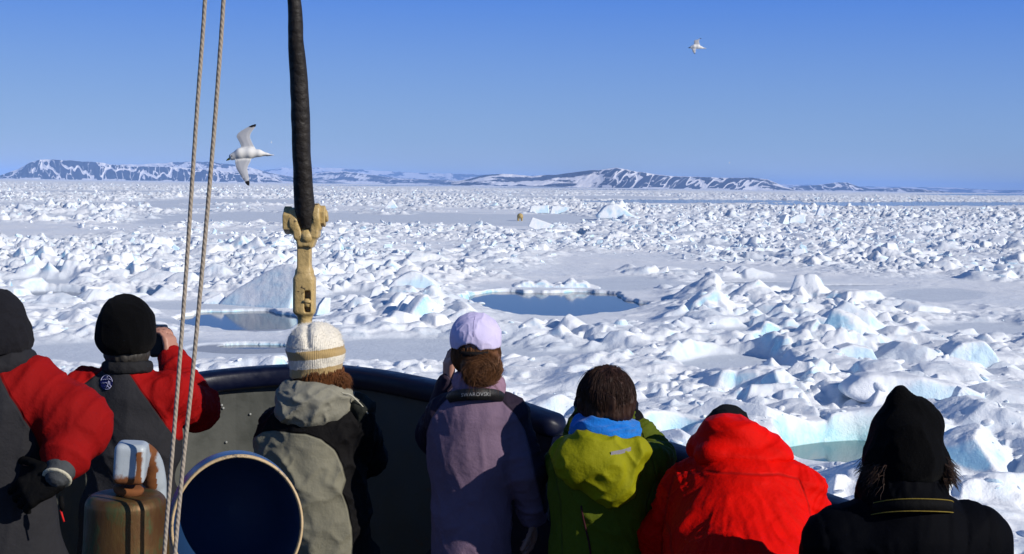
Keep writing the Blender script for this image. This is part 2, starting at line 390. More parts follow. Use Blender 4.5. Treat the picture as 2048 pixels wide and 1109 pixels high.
# ================================================================== hills on the horizon
def hill_mat(name, rock, snow):
    s = NB(name, .9, rock, .1)
    co = s.coords('Object')
    m = s.math('ADD', s.attr('snow'), s.math('MULTIPLY', s.math('SUBTRACT', s.noise(.02, co, 5, .7), .5), .55))
    s.col(s.mix(s.mr(m, .46, .54), rock, snow)); return s.m
MH = hill_mat('rock_and_snow', (.035, .04, .06), (.82, .80, .80))
def hill(name, D, prof, deep, cliff, seed, nx=900):
    px = np.array([p[0] for p in prof], float); py = np.array([p[1] for p in prof], float)
    base = HZN + (px - 1024) * math.tan(ROLL)
    hpx = np.maximum(base - py, 0)
    u = np.linspace(px[0], px[-1], nx); hh = np.interp(u, px, hpx) * D / FPX
    X = (u - 1024) / FPX * D
    hh = hh * (1 + .05 * (fbm2(X / 90 + seed, X * 0, 4) - .5) * 2)
    wv = np.concatenate([np.linspace(0, 1, 70), np.linspace(1.03, 3.2, 24)])
    W, Xg = np.meshgrid(wv, X, indexing='ij'); Hg = np.broadcast_to(hh, W.shape)
    slant = W * 120 * np.sin(seed)
    g = np.abs(fbm2((Xg + slant) / 130 + seed, W * .8 + seed, 3) - .5) * 2
    g2 = np.abs(fbm2((Xg + slant * 1.4) / 48 + seed + 9, W * 1.5, 3) - .5) * 2
    c = np.broadcast_to(np.clip(np.interp(u, [p[0] for p in cliff], [p[1] for p in cliff]), 0, 1), W.shape)
    z_c = np.where(W < 1, sstep(0, .95, W) ** .9, 1)
    z_s = np.where(W < 1, W ** 1.2 * .92 + .08 * sstep(0, .2, W), 1)
    shape = z_c * c + z_s * (1 - c)
    carve = (g < .16) * (.16 - g) / .16
    z = Hg * shape - Hg * .16 * carve * np.minimum(W, 1) * (W < 1.0) * c
    z = z + Hg * .10 * (fbm2(Xg / 240, W * 3 + seed, 4) - .5) * np.minimum(W, 1)
    top = W > 1
    z = np.where(top, Hg * (1 - .10 * (W - 1)) + Hg * .05 * (fbm2(Xg / 500, W, 3) - .5), z)
    Y = D + deep * (W - 1) * (.5 + .5 * c) - 40 * g * (W < 1)
    Y = D + (Y - D)
    sn = np.where(W < .93, np.maximum(sstep(.10, .045, g), sstep(.07, .03, g2) * .7), .9)
    sn = np.maximum(sn, sstep(.22, .05, W) * (.25 + .75 * (fbm2(Xg / 60, W + 4, 3) > .5)))
    band = .53 + (fbm2(Xg / 230 + seed, W * 4 + seed, 5, .6) - .5) * 1.2      # bands of bare rock across snow slopes
    sn = sn * c + band * (1 - c)
    sn = np.where(top, .52 + (fbm2(Xg / 300, W * 6 + seed, 4) - .5) * .9 + .2, sn)
    z = np.maximum(z, -2); z[0] = -2
    V = np.stack([Xg * (1 + (Y - D) / D), Y, z], -1).reshape(-1, 3)
    a, b = W.shape; ii = np.arange(a * b).reshape(a, b)
    F = np.stack([ii[:-1, :-1], ii[:-1, 1:], ii[1:, 1:], ii[1:, :-1]], -1).reshape(-1, 4)
    me = mesh_np(V, F, True); attr(me, 'snow', sn.ravel())
    tag(link(name, me, MH), kind='structure')
hill('cliff_hills', 12000, [(-60,352),(0,350),(14,345),(35,338),(60,323),(80,318),(120,319),(160,322),(200,325),(250,331),(300,332),(350,334),(400,337),(450,342),(500,346),(550,353),(565,366)], 300, [(-60,1),(400,1),(470,.6),(560,.2)], 3.1)
hill('snow_hills', 15000, [(190,340),(240,329),(300,327),(350,324),(420,323),(480,331),(540,345),(575,352),(640,356),(700,368)], 900, [(0,.1),(2000,.1)], 1.7)
hill('far_hills', 16000, [(560,360),(600,351),(640,344),(690,342),(730,347),(790,356),(840,358),(900,360),(960,366),(1010,372)], 900, [(0,.15),(2000,.15)], 4.4)
hill('long_hills', 11500, [(900,362),(930,358),(965,349),(1000,346),(1060,351),(1120,347),(1180,340),(1230,335),(1270,343),(1330,350),(1400,353),(1460,355),(1500,354),(1530,358),(1565,372),(1590,380)], 500, [(900,.0),(1180,.0),(1260,.8),(1460,.8),(1500,.2),(1600,.1)], 5.2, 1200)
hill('small_hills', 14000, [(1560,378),(1585,372),(1610,371),(1640,368),(1670,364),(1690,365),(1715,373),(1740,377),(1760,376),(1800,375),(1840,378),(1900,384)], 300, [(0,.8),(2000,.8)], 2.2)
hill('distant_plateau', 26000, [(480,348),(560,336),(640,335),(760,342),(880,347),(960,349),(1100,352),(1300,362),(1700,372),(1900,375),(1990,380),(2060,380),(2200,378)], 2500, [(0,0),(2500,0)], 6.3)
# air between here and the hills
def haze_box():
    x0, x1, y0, y1, z0, z1 = -22000, 22000, -300, 36000, -3.0, 230
    V = np.array([[x, y, z] for x in (x0, x1) for y in (y0, y1) for z in (z0, z1)], float)
    F = np.array([[0, 1, 3, 2], [4, 6, 7, 5], [0, 4, 5, 1], [2, 3, 7, 6], [0, 2, 6, 4], [1, 5, 7, 3]])
    me = mesh_np(V, F, False)
    m = bpy.data.materials.new('air'); m.use_nodes = True; t = m.node_tree; t.nodes.clear()
    o = t.nodes.new('ShaderNodeOutputMaterial'); v = t.nodes.new('ShaderNodeVolumePrincipled')
    v.inputs['Color'].default_value = (.31, .53, 1.0, 1); v.inputs['Density'].default_value = HAZE
    v.inputs['Anisotropy'].default_value = -0.25
    t.links.new(v.outputs[0], o.inputs['Volume'])
    tag(link('haze', me, m), 'thin blue air haze between the ship and the hills', 'haze', kind='stuff')
HAZE = 0.000047
haze_box()
# ================================================================== surfaces from distance fields
from mathutils.bvhtree import BVHTree
def A(v): return np.array(v, dtype=np.float32)
def cap(a, b, ra, rb=None):
    a = A(a); b = A(b); rb = ra if rb is None else rb; ab = b - a; L = float(ab @ ab) + 1e-9
    def f(p):
        t = np.clip(((p - a) @ ab) / L, 0, 1)
        return np.linalg.norm(p - a - t[:, None] * ab, axis=1) - (ra + (rb - ra) * t)
    return f
def rotz(a): return np.array(Matrix.Rotation(a, 3, 'Z'), dtype=np.float32)
def rotxyz(x, y, z): return np.array(Matrix.Rotation(z, 3, 'Z') @ Matrix.Rotation(y, 3, 'Y') @ Matrix.Rotation(x, 3, 'X'), dtype=np.float32)
def ell3(c, r, rot=None):
    c = A(c); r = A(r)
    def f(p):
        q = p - c
        if rot is not None: q = q @ rot
        k0 = np.linalg.norm(q / r, axis=1); k1 = np.linalg.norm(q / (r * r), axis=1) + 1e-6
        return k0 * (k0 - 1) / k1
    return f
def box3(c, h, rad=.01, rot=None):
    c = A(c); h = A(h) - rad
    def f(p):
        q = p - c
        if rot is not None: q = q @ rot
        q = np.abs(q) - h
        return np.linalg.norm(np.maximum(q, 0), axis=1) + np.minimum(q.max(1), 0) - rad
    return f
def cyl3(a, b, r, rad=.004, r2=None):
    a = A(a); b = A(b); ax = b - a; L = float(np.linalg.norm(ax)); ax = ax / L; r2 = r if r2 is None else r2
    def f(p):
        q = p - a; t = q @ ax; rr = np.linalg.norm(q - t[:, None] * ax, axis=1)
        d1 = rr - (r + (r2 - r) * np.clip(t / L, 0, 1)) + rad; d2 = np.abs(t - L / 2) - L / 2 + rad
        return np.minimum(np.maximum(d1, d2), 0) + np.sqrt(np.maximum(d1, 0) ** 2 + np.maximum(d2, 0) ** 2) - rad
    return f
def tor3(c, Rr, r, rot=None, sx=1., sy=1., sz=1.):
    """ring round a neck: sx, sy stretch it, sz makes it a tall band"""
    c = A(c)
    def f(p):
        q = p - c
        if rot is not None: q = q @ rot
        q = q / A((sx, sy, 1))
        a = np.sqrt(q[:, 0] ** 2 + q[:, 1] ** 2) - Rr
        return np.sqrt(a ** 2 + (q[:, 2] / sz) ** 2) - r
    return f
def smin(a, b, k):
    h = np.clip(.5 + .5 * (b - a) / k, 0, 1); return b + (a - b) * h - k * h * (1 - h)
def U(fs, k=.03):
    def f(p):
        d = fs[0](p)
        for g in fs[1:]: d = smin(d, g(p), k)
        return d
    return f
def U0(*fs):
    def f(p):
        d = fs[0](p)
        for g in fs[1:]: d = np.minimum(d, g(p))
        return d
    return f
def SUB(f0, g, k=.01):
    return lambda p: -smin(-f0(p), g(p), k)
def CUT(f0, n, c, rad=.004):
    """keep the side of the plane at height c that n points away from"""
    n = A(n); n = n / np.linalg.norm(n)
    return lambda p: np.maximum(f0(p), p @ n - c)
def surf(f, lo, hi, h):
    lo = A(lo); hi = A(hi); B = 4
    n = (np.ceil((hi - lo) / h / B).astype(int)) * B
    cn = n // B
    cx, cy, cz = np.meshgrid(*[np.arange(k) for k in cn], indexing='ij')
    cc = np.stack([cx, cy, cz], -1).reshape(-1, 3)
    pc = lo + (cc + .5) * B * h
    dc = f(pc.astype(np.float32))
    Vv = np.repeat(np.repeat(np.repeat(dc.reshape(cn), B, 0), B, 1), B, 2).astype(np.float32)
    act = np.abs(dc) < B * h * 2.2
    off = np.stack(np.meshgrid(*[np.arange(B)] * 3, indexing='ij'), -1).reshape(-1, 3)
    idx = (cc[act][:, None, :] * B + off[None]).reshape(-1, 3)
    for s in range(0, len(idx), 400000):
        q = idx[s:s + 400000]
        Vv[q[:, 0], q[:, 1], q[:, 2]] = f((lo + q * h).astype(np.float32))
    Vv[0] = Vv[-1] = 1; Vv[:, 0] = 1; Vv[:, -1] = 1; Vv[:, :, 0] = 1; Vv[:, :, -1] = 1
    I = Vv < 0
    s = np.zeros(tuple(n - 1), np.int8)
    for a in (0, 1):
        for b in (0, 1):
            for c in (0, 1):
                s += I[a:n[0] - 1 + a, b:n[1] - 1 + b, c:n[2] - 1 + c]
    cells = np.argwhere((s > 0) & (s < 8))
    ids = -np.ones(tuple(n - 1), np.int64); ids[cells[:, 0], cells[:, 1], cells[:, 2]] = np.arange(len(cells))
    acc = np.zeros((len(cells), 3)); cnt = np.zeros(len(cells))
    cor = [(a, b, c) for a in (0, 1) for b in (0, 1) for c in (0, 1)]
    for i in range(8):
        for j in range(i + 1, 8):
            d = np.array(cor[j]) - np.array(cor[i])
            if np.abs(d).sum() != 1: continue
            va = Vv[tuple((cells + cor[i]).T)]; vb = Vv[tuple((cells + cor[j]).T)]
            m = (va < 0) != (vb < 0); t = va / (va - vb + 1e-12)
            acc[m] += (np.array(cor[i]) + t[:, None] * d)[m]; cnt[m] += 1
    Vt = lo + (cells + acc / cnt[:, None]) * h
    Fs = []
    for ax in range(3):
        u, v = [(1, 2), (2, 0), (0, 1)][ax]
        sl = [slice(1, None)] * 3; sl[ax] = slice(0, -1)
        sb = [slice(1, None)] * 3
        a = I[tuple(sl)]; b = I[tuple(sb)]
        e = np.argwhere(a != b)
        if not len(e): continue
        base = e.copy(); base[:, u] += 1; base[:, v] += 1      # grid point index of the edge start
        sg = I[tuple(base.T)]
        qd = []
        for du, dv in ((0, 0), (-1, 0), (-1, -1), (0, -1)):
            c = base.copy(); c[:, u] += du; c[:, v] += dv
            ok = (c >= 0).all(1) & (c < n - 1).all(1); c = np.clip(c, 0, n - 2)
            k = ids[c[:, 0], c[:, 1], c[:, 2]]; k[~ok] = -1; qd.append(k)
        q = np.stack(qd, 1); okq = (q >= 0).all(1); q = q[okq]; sg = sg[okq]
        q[~sg] = q[~sg][:, ::-1]
        Fs.append(q)
    return Vt, np.concatenate(Fs)
def normals(V, F):
    n = np.cross(V[F[:, 2]] - V[F[:, 0]], V[F[:, 3 if F.shape[1] == 4 else 1]] - V[F[:, 1 if F.shape[1] == 4 else 0]])
    N = np.zeros_like(V)
    for k in range(F.shape[1]):
        for c in range(3): N[:, c] += np.bincount(F[:, k], n[:, c], len(V))
    return N / (np.linalg.norm(N, axis=1)[:, None] + 1e-12)
def relax(V, F, it=2):
    for _ in range(it):
        S = np.zeros_like(V); c = np.zeros(len(V)); k = F.shape[1]
        for j in range(k):
            a = F[:, j]; b = F[:, (j + 1) % k]
            for q in range(3): S[:, q] += np.bincount(a, V[b, q], len(V)) + np.bincount(b, V[a, q], len(V))
            c += np.bincount(a, minlength=len(V)) + np.bincount(b, minlength=len(V))
        V = V * .5 + S / c[:, None] * .5
    return V
def body_obj(name, f, lo, hi, h, mat, parent, disp=None, attrs=None, smooth_it=1, mats=None):
    V, F = surf(f, lo, hi, h)
    V = relax(V, F, smooth_it)
    if disp is not None:
        for g in (disp if isinstance(disp, (list, tuple)) else [disp]):
            V = V + normals(V, F) * g(V)[:, None]
    me = mesh_np(V, F, True, name)
    for k, fn in (attrs or {}).items(): attr(me, k, fn(V))
    o = link(name, me, mat, parent, mats)
    o['_v'] = 0; del o['_v']
    return o
def tube(pts, rad, seg=8, closed=False, caps=True):
    """pts: list of points; rad: number or list. returns V, F(quads, as 4-index)"""
    P_ = [Vector(p) for p in pts]; n = len(P_); rr = rad if isinstance(rad, (list, tuple, np.ndarray)) else [rad] * n
    V, F = [], []; up = Vector((0, 0, 1)); prev = None
    for i, p in enumerate(P_):
        t = (P_[(i + 1) % n] - P_[i - 1]) if closed else (P_[min(i + 1, n - 1)] - P_[max(i - 1, 0)])
        t.normalize()
        if prev is None:
            a = t.cross(up) if abs(t.dot(up)) < .95 else t.cross(Vector((1, 0, 0)))
        else: a = prev - t * prev.dot(t)
        a.normalize(); prev = a; b = t.cross(a)
        for k in range(seg):
            th = 2 * math.pi * k / seg; V.append(p + (a * math.cos(th) + b * math.sin(th)) * rr[i])
    m = n if closed else n - 1
    for i in range(m):
        for k in range(seg):
            j = (i + 1) % n; F.append((i * seg + k, i * seg + (k + 1) % seg, j * seg + (k + 1) % seg, j * seg + k))
    if caps and not closed:
        for i, fl in ((0, True), (n - 1, False)):
            V.append(P_[i]); c = len(V) - 1
            for k in range(seg):
                a, b = i * seg + k, i * seg + (k + 1) % seg
                F.append((c, b, a, a) if fl else (c, a, b, b))
    return V, F
def mesh_any(V, F, smooth=True):
    me = bpy.data.meshes.new('m'); me.from_pydata([tuple(v) for v in V], [], [tuple(dict.fromkeys(f)) for f in F])
    me.polygons.foreach_set('use_smooth', [smooth] * len(me.polygons)); me.update(); return me
def join(*vf):
    V, F = [], []
    for v, f in vf:
        o = len(V); V += [tuple(x) for x in v]; F += [tuple(int(i) + o for i in q) for q in f]
    return V, F
def lathe(profile, c, seg=40, rot=None):
    """profile of (radius, height)"""
    V, F = [], []; n = len(profile); M = rot if rot is not None else Matrix.Identity(3); c = Vector(c)
    for r, z in profile:
        for k in range(seg):
            a = 2 * math.pi * k / seg; V.append(c + M @ Vector((r * math.cos(a), r * math.sin(a), z)))
    for i in range(n - 1):
        for k in range(seg):
            F.append((i * seg + k, i * seg + (k + 1) % seg, (i + 1) * seg + (k + 1) % seg, (i + 1) * seg + k))
    return V, F
def poly_sd(pts, X, Z):
    """signed distance to a polygon in the x-z plane, negative inside"""
    n = len(pts); d = np.full(X.shape, 1e9); ins = np.zeros(X.shape, bool)
    for i in range(n):
        ax, az = pts[i]; bx, bz = pts[(i + 1) % n]
        ex, ez = bx - ax, bz - az; t = np.clip(((X - ax) * ex + (Z - az) * ez) / (ex * ex + ez * ez + 1e-12), 0, 1)
        d = np.minimum(d, np.hypot(X - ax - t * ex, Z - az - t * ez))
        c = ((az > Z) != (bz > Z)) & (X < (bx - ax) * (Z - az) / (bz - az + 1e-12) + ax); ins ^= c
    return np.where(ins, -d, d)
def XZ(pts, d):
    return [(P(a, b, d).x, P(a, b, d).z) for a, b in pts]
def catmull(pts, per=8, closed=False):
    pts = [Vector(p) for p in pts]; n = len(pts); out = []
    rng = range(n if closed else n - 1)
    for i in rng:
        p1, p2 = pts[i], pts[(i + 1) % n]
        p0 = pts[i - 1] if (i > 0 or closed) else p1 * 2 - p2
        p3 = pts[(i + 2) % n] if (i + 2 < n or closed) else p2 * 2 - p1
        for k in range(per):
            t = k / per
            out.append(.5 * ((2 * p1) + (-p0 + p2) * t + (2 * p0 - 5 * p1 + 4 * p2 - p3) * t * t + (-p0 + 3 * p1 - 3 * p2 + p3) * t ** 3))
    if not closed: out.append(pts[-1])
    return out
# ================================================================== the ship
DECK = 4.22
def paint(name, c, rough=.35, wear=(.2, .12, .06), wearm=.0, bump=.15, spec=.5, scale=9, coat=0.0):
    s = NB(name, rough, c, spec); co = s.coords('Object')
    n = s.noise(scale, co, 6, .65); v = s.mix(s.mr(n, .3, .7), tuple(x * .82 for x in c), tuple(min(1, x * 1.12) for x in c))
    if wearm > 0: v = s.mix(s.mr(s.noise(scale * .8, co, 8, .7), .66 - wearm * .2, .70 - wearm * .2), v, wear)
    s.col(v); s.rough(s.mr(s.noise(scale * 2, co, 3), .3, .7, rough * .75, min(1, rough * 1.35)))
    s.bump(s.noise(scale * 3, co, 4, .6), bump, .004)
    if coat: s.b.inputs['Coat Weight'].default_value = coat
    return s.m
M_NAVY = paint('navy_paint', (.002, .004, .020), .42, bump=.3, coat=.0, spec=.3)
M_GREY = paint('grey_bulwark_paint', (.068, .072, .064), .5, (.10, .06, .035), .25, .5, scale=5)
M_DECK = paint('deck_paint', (.045, .05, .05), .7, (.1, .06, .04), .3, .4)
ship = empty('ship', P(600, 1100, 6.0) * 1.0, 'dark blue ship bow whose curved bulwark the watchers lean on', 'ship')
ship.location.z = DECK
rail = catmull([P(-700, 1300, 3.6), P(-400, 1120, 4.3), P(-150, 985, 5.0), P(60, 872, 5.7), P(210, 795, 6.25), P(390, 747, 6.62), P(600, 729, 6.8), P(730, 737, 6.68), P(860, 760, 6.45), P(1000, 793, 6.2), P(1105, 827, 6.02)], 8)
low = catmull([P(1205, 872, 5.86), P(1255, 869, 5.8), P(1310, 879, 5.72), P(1390, 904, 5.56), P(1500, 939, 5.36), P(1660, 994, 5.0), P(1720, 1014, 4.88), P(1900, 1095, 4.45), P(2200, 1280, 3.8), P(2500, 1480, 3.3)], 8)
def wall_obj(name, line, mat, parent, inn, out, ztop, zbot, cut=None):
    """upright plate that follows the line of the rail; inn and out are its faces' offsets inboard and outboard"""
    V, F = [], []; n = len(line)
    for i, p in enumerate(line):
        t = (line[min(i + 1, n - 1)] - line[max(i - 1, 0)]); t.z = 0; t.normalize(); nn = Vector((t.y, -t.x, 0))   # points inboard
        zt = p.z + ztop; zb = zbot if cut is None else cut(i, n, zbot)
        for o_, z in ((inn, zt), (inn, zb), (out, zb), (out, zt)): V.append(p.xy.to_3d() + nn * o_ + Vector((0, 0, z)))
    for i in range(n - 1):
        for k in range(4): F.append((i * 4 + k, i * 4 + (k + 1) % 4, i * 4 + 4 + (k + 1) % 4, i * 4 + 4 + k))
    F.append((3, 2, 1, 0)); F.append(tuple((n - 1) * 4 + k for k in range(4)))
    me = mesh_any(V, F, False); return link(name, me, mat, parent)
def rail_obj(name, line, parent, wi=.075, wo=.07, hgt=.10, endround=(False, False)):
    prof = []
    for k in range(20):
        a = 2 * math.pi * k / 20; c, s_ = math.cos(a), math.sin(a)
        c = math.copysign(abs(c) ** .5, c); s_ = math.copysign(abs(s_) ** .6, s_)
        prof.append((c * (wi if c > 0 else wo) , s_ * hgt / 2 - hgt / 2))
    pts = list(line); n = len(pts); sc = [1.0] * n
    def ext(p, q):
        t = (p - q).normalized(); return [(p + t * (.055 * math.sin(a)), math.cos(a)) for a in (.4, .8, 1.15, 1.4, 1.55)]
    if endround[1]:
        for q, s_ in ext(pts[-1], pts[-2]): pts.append(q); sc.append(max(s_, .05))
    if endround[0]:
        for q, s_ in ext(line[0], line[1]): pts.insert(0, q); sc.insert(0, max(s_, .05))
    n = len(pts); V, F = [], []
    for i, p in enumerate(pts):
        t = (pts[min(i + 1, n - 1)] - pts[max(i - 1, 0)]); t.z = 0; t.normalize(); nn = Vector((t.y, -t.x, 0))
        for a, b in prof: V.append(p + nn * a * sc[i] + Vector((0, 0, (b + hgt / 2) * sc[i] - hgt / 2)))
    m = len(prof)
    for i in range(n - 1):
        for k in range(m): F.append((i * m + k, i * m + (k + 1) % m, i * m + m + (k + 1) % m, i * m + m + k))
    F.append(tuple(range(m))[::-1]); F.append(tuple((n - 1) * m + k for k in range(m)))
    return link(name, mesh_any(V, F, True), M_NAVY, parent)
def concave(i, n, zb):      # the high plate sweeps down to the sill where it ends
    return zb
rail_obj('rail', rail, ship, endround=(False, True))
rail_obj('rail', low, ship, .06, .06, .08, endround=(True, False))
wall_obj('bulwark_lining', rail, M_GREY, ship, .012, .002, -.07, DECK)
wall_obj('bulwark_lining', low, M_GREY, ship, .012, .002, -.07, DECK)
# outboard plating with a flared bow, plus the swept end of the high plate
def hull():
    line = rail + [rail[-1] + (rail[-1] - rail[-2]).normalized() * s_ for s_ in (.03, .06, .085)]
    V, F = [], []
    sill = [Vector((p.x, p.y, p.z)) for p in line]
    end = rail[-1]
    gap = [end.lerp(low[0], t) for t in (.25, .5, .75)]
    full = rail + gap + low; n = len(full)
    tops = [p.z - .07 for p in rail]
    g0 = low[0].z - .30
    tops += [g0, g0, g0] + [p.z - .07 for p in low]
    k = len(rail)
    for j, dz in ((1, .0),): tops[k - 1] = rail[-1].z - .07
    for i, p in enumerate(full):
        t = (full[min(i + 1, n - 1)] - full[max(i - 1, 0)]); t.z = 0; t.normalize(); nn = Vector((t.y, -t.x, 0))
        c = Vector((-.6, 2.0, 0))
        for f, (o_, z) in enumerate(((-.004, tops[i]), (-.05, tops[i]), (-.06, DECK), (.18, 2.6), (.5, .9), (.9, -1.0))):
            q = p.xy.to_3d() + nn * o_; q.z = z; V.append(q)
    for i in range(n - 1):
        for f in range(5): F.append((i * 6 + f, i * 6 + f + 1, i * 6 + 7 + f, i * 6 + 6 + f))
    return V, F
hv, hf = hull()
link('hull', mesh_any(hv, hf, False), M_NAVY, ship)
# swept gusset below the rounded rail end
e = rail[-1]; tdir = (rail[-1] - rail[-3]); tdir.z = 0; tdir.normalize(); nn = Vector((tdir.y, -tdir.x, 0))
V, F = [], []
zz = np.linspace(0, 1, 12)
for t in zz:
    z = e.z - .06 - t * .60
    outx = .035 - .085 * math.sin(min(t, .75) / .75 * math.pi / 2) + max(0, t - .6) * .55
    for a, b in ((-.20, .025), (outx, .025), (outx, -.055), (-.20, -.055)):
        q = e.xy.to_3d() + tdir * a + nn * b; q.z = z; V.append(q)
for i in range(11):
    for k in range(4): F.append((i * 4 + k, i * 4 + (k + 1) % 4, i * 4 + 4 + (k + 1) % 4, i * 4 + 4 + k))
link('gusset', mesh_any(V, F, False), M_NAVY, ship)
dk = [(p.x, p.y, DECK) for p in rail] + [(p.x, p.y, DECK) for p in low]
link('deck', mesh_any(dk + [(3.4, -3, DECK), (-4.5, -3, DECK)], [tuple(range(len(dk) + 2))], False), M_DECK, ship)
# a few welded studs and weeping bolts on the grey lining
def near_lining(u, v, line=rail):
    o = Vector((0, 0, H)); d = P(u, v, 1.0) - o; best = None
    for i in range(len(line) - 1):
        a, b = line[i], line[i + 1]; den = d.x * (b.y - a.y) - d.y * (b.x - a.x)
        if abs(den) < 1e-9: continue
        t = (a.x * (b.y - a.y) - a.y * (b.x - a.x)) / den; s_ = ((d.x * t - a.x) / (b.x - a.x)) if abs(b.x - a.x) > 1e-6 else 0
        if t > 0 and -.001 <= s_ <= 1.001: best = o + d * t
    return best
vf = []
for (u, v) in ((443, 810), (446, 816), (500, 828), (452, 884), (418, 846)):
    q = near_lining(u, v)
    if q is None: continue
    q = q + Vector((-q.x, -q.y, 0)).normalized() * .018
    vf.append(lathe([(0.0, .004), (.004, .0035), (.006, 0), (.006, -.01)], q, 10, Matrix.Rotation(R(90), 3, 'X')))
_sp = paint('stud_paint', (.30, .31, .30), .3)
for v_f in vf: link('rivet', mesh_any(*v_f), _sp, ship)
# ------------------------------------------------------------------ forestay with its wrapping, shackle and bottle screw
M_CREAM = paint('cream_paint', (.52, .37, .15), .42, (.05, .035, .02), .28, .8, scale=26)
s = NB('tarred_wrapping', .55, (.012, .010, .009), .4)
wv = s.n('ShaderNodeTexWave'); wv.inputs['Scale'].default_value = 7; wv.inputs['Distortion'].default_value = 2.5; wv.bands_direction = 'Z'
s.l(s.coords('Object', (1.6, 1.6, 1)), wv.inputs['Vector'])
s.col(s.mix(s.noise(14, s.coords('Object'), 5), (.007, .006, .006), (.030, .024, .020)))
s.bump(s.math('ADD', s.math('MULTIPLY', wv.outputs['Fac'], .10), s.noise(30, s.coords('Object'), 5)), .7, .012)
M_WRAP = s.m
DS = 6.75
stay = empty('forestay', P(612, 735, DS), 'thick black wrapped wire stay with cream painted shackle and bottle screw', 'stay')
def wrap():
    path = [(583, -420), (584, -150), (588, 0), (595, 120), (600, 230), (603, 300), (608, 380), (612, 430), (614, 457)]
    wd = [11, 12, 13.5, 17, 18.5, 18.5, 19.5, 21, 17]
    ph = np.linspace(0, 1, 200); us = np.interp(ph, np.linspace(0, 1, len(path)), [p[0] for p in path])
    vs_ = np.interp(ph, np.linspace(0, 1, len(path)), [p[1] for p in path]); ws = np.interp(ph, np.linspace(0, 1, len(path)), wd)
    V, F = [], []; seg = 24
    for i, (u, v, wd_) in enumerate(zip(us, vs_, ws)):
        d = DS - .02 + (457 - v) / 457 * -.25
        c = P(u, v, d); r = wd_ * d / FPX
        for k in range(seg):
            a = 2 * math.pi * k / seg
            rr = r * (1 + .07 * math.sin(a + v / 31 + 2 * math.sin(v / 90)) + .02 * math.sin(2 * a - v / 37.0) + .022 * (vn3(np.array([[math.cos(a) * 2 + 9, math.sin(a) * 2 + 9, v / 26.0 + 60]], np.float32))[0] - .5) * 3)
            V.append(c + Vector((math.cos(a) * rr, math.sin(a) * rr, 0)))
    for i in range(len(us) - 1):
        for k in range(seg): F.append((i * seg + k, i * seg + (k + 1) % seg, (i + 1) * seg + (k + 1) % seg, (i + 1) * seg + k))
    F.append(tuple((len(us) - 1) * seg + k for k in range(seg)))
    return V, F
link('wire_wrapping', mesh_any(*wrap()), M_WRAP, stay)
def bx3(u, v, hw, hh, hd, d, rad=.01, rot=None): return box3(P(u, v, d), (hw * d / FPX, hd, hh * d / FPX), rad, rot)
lo = P(540, 760, DS - .25); hi = P(700, 380, DS + .25); lo.y = DS - .22; hi.y = DS + .22
tl = rotxyz(0, R(5), 0)
# cheek plates of the fork, either side of the wire end
def barm(u0, v0, u1, v1, wpx, dep, rad=.008):
    a_ = P(u0, v0, DS); b_ = P(u1, v1, DS); c_ = (a_ + b_) / 2; hh_ = (a_ - b_).length / 2; an = math.atan2(a_.x - b_.x, a_.z - b_.z)
    return box3(c_, (wpx * DS / FPX, dep, hh_), rad, rotxyz(0, an, 0))
fork = U([barm(589, 418, 599, 478, 8.5, .055), barm(634, 414, 630, 476, 8.5, .055), cyl3(P(581, 443, DS), P(598, 443, DS), .066, .008), cyl3(P(628, 435, DS), P(642, 434, DS), .066, .008),
          barm(601, 470, 607, 494, 9, .05), barm(628, 468, 618, 494, 9, .05)], .010)
body_obj('fork', fork, lo, hi, .005, M_CREAM, stay)
body_obj('thimble', U([cap(P(613, 440, DS), P(614, 468, DS), .042, .040), ell3(P(615, 474, DS - .015), (.042, .05, .040))], .02), lo, hi, .0055, M_CREAM, stay)
def hexbolt(u, v, w_, r, name):
    M = Matrix.Rotation(R(90), 3, 'Y') @ Matrix.Rotation(R(8), 3, 'Z'); c = P(u, v, DS); k = w_ * DS / FPX
    V, F = lathe([(0, -k), (r * .88, -k), (r, -k * .75), (r, k * .75), (r * .88, k), (0, k)], c, 6, M)
    return link(name, mesh_any(V, F, False), M_CREAM, stay)
hexbolt(577, 441, 8.5, .068, 'bolt_head'); hexbolt(645, 433, 6.5, .052, 'nut')
body_obj('bolt', cyl3(P(570, 441, DS), P(656, 432, DS), .03, .006), lo, hi, .0055, M_CREAM, stay)
lo2 = P(560, 760, DS); hi2 = P(680, 460, DS); lo2.y = DS - .15; hi2.y = DS + .15
def prism(u0, v0, u1, v1, w0, w1, dep, rad=.012):
    a = P(u0, v0, DS); b = P(u1, v1, DS)
    return cyl3(a, b, w0 * DS / FPX, rad, w1 * DS / FPX)
shaft = U([barm(609, 480, 609, 560, 13.5, .034, .006), prism(609, 536, 610, 632, 19, 19, 0, .02), bx3(609, 590, 21.5, 40, .050, DS, .022), prism(610, 630, 609, 740, 14.5, 14.5, 0)], .016)
slot = box3(P(614, 604, DS - .055), (.0145, .05, .052), .006)
body_obj('bottle_screw', SUB(shaft, slot, .004), lo2, hi2, .0045, M_CREAM, stay)
link('cotter', mesh_any(*join(lathe([(0, -.02), (.016, -.02), (.018, 0), (.016, .02), (0, .02)], P(614, 606, DS - .035), 14), tube([P(606, 604, DS - .05), P(622, 604, DS - .05)], .008, 8))), M_CREAM, stay)
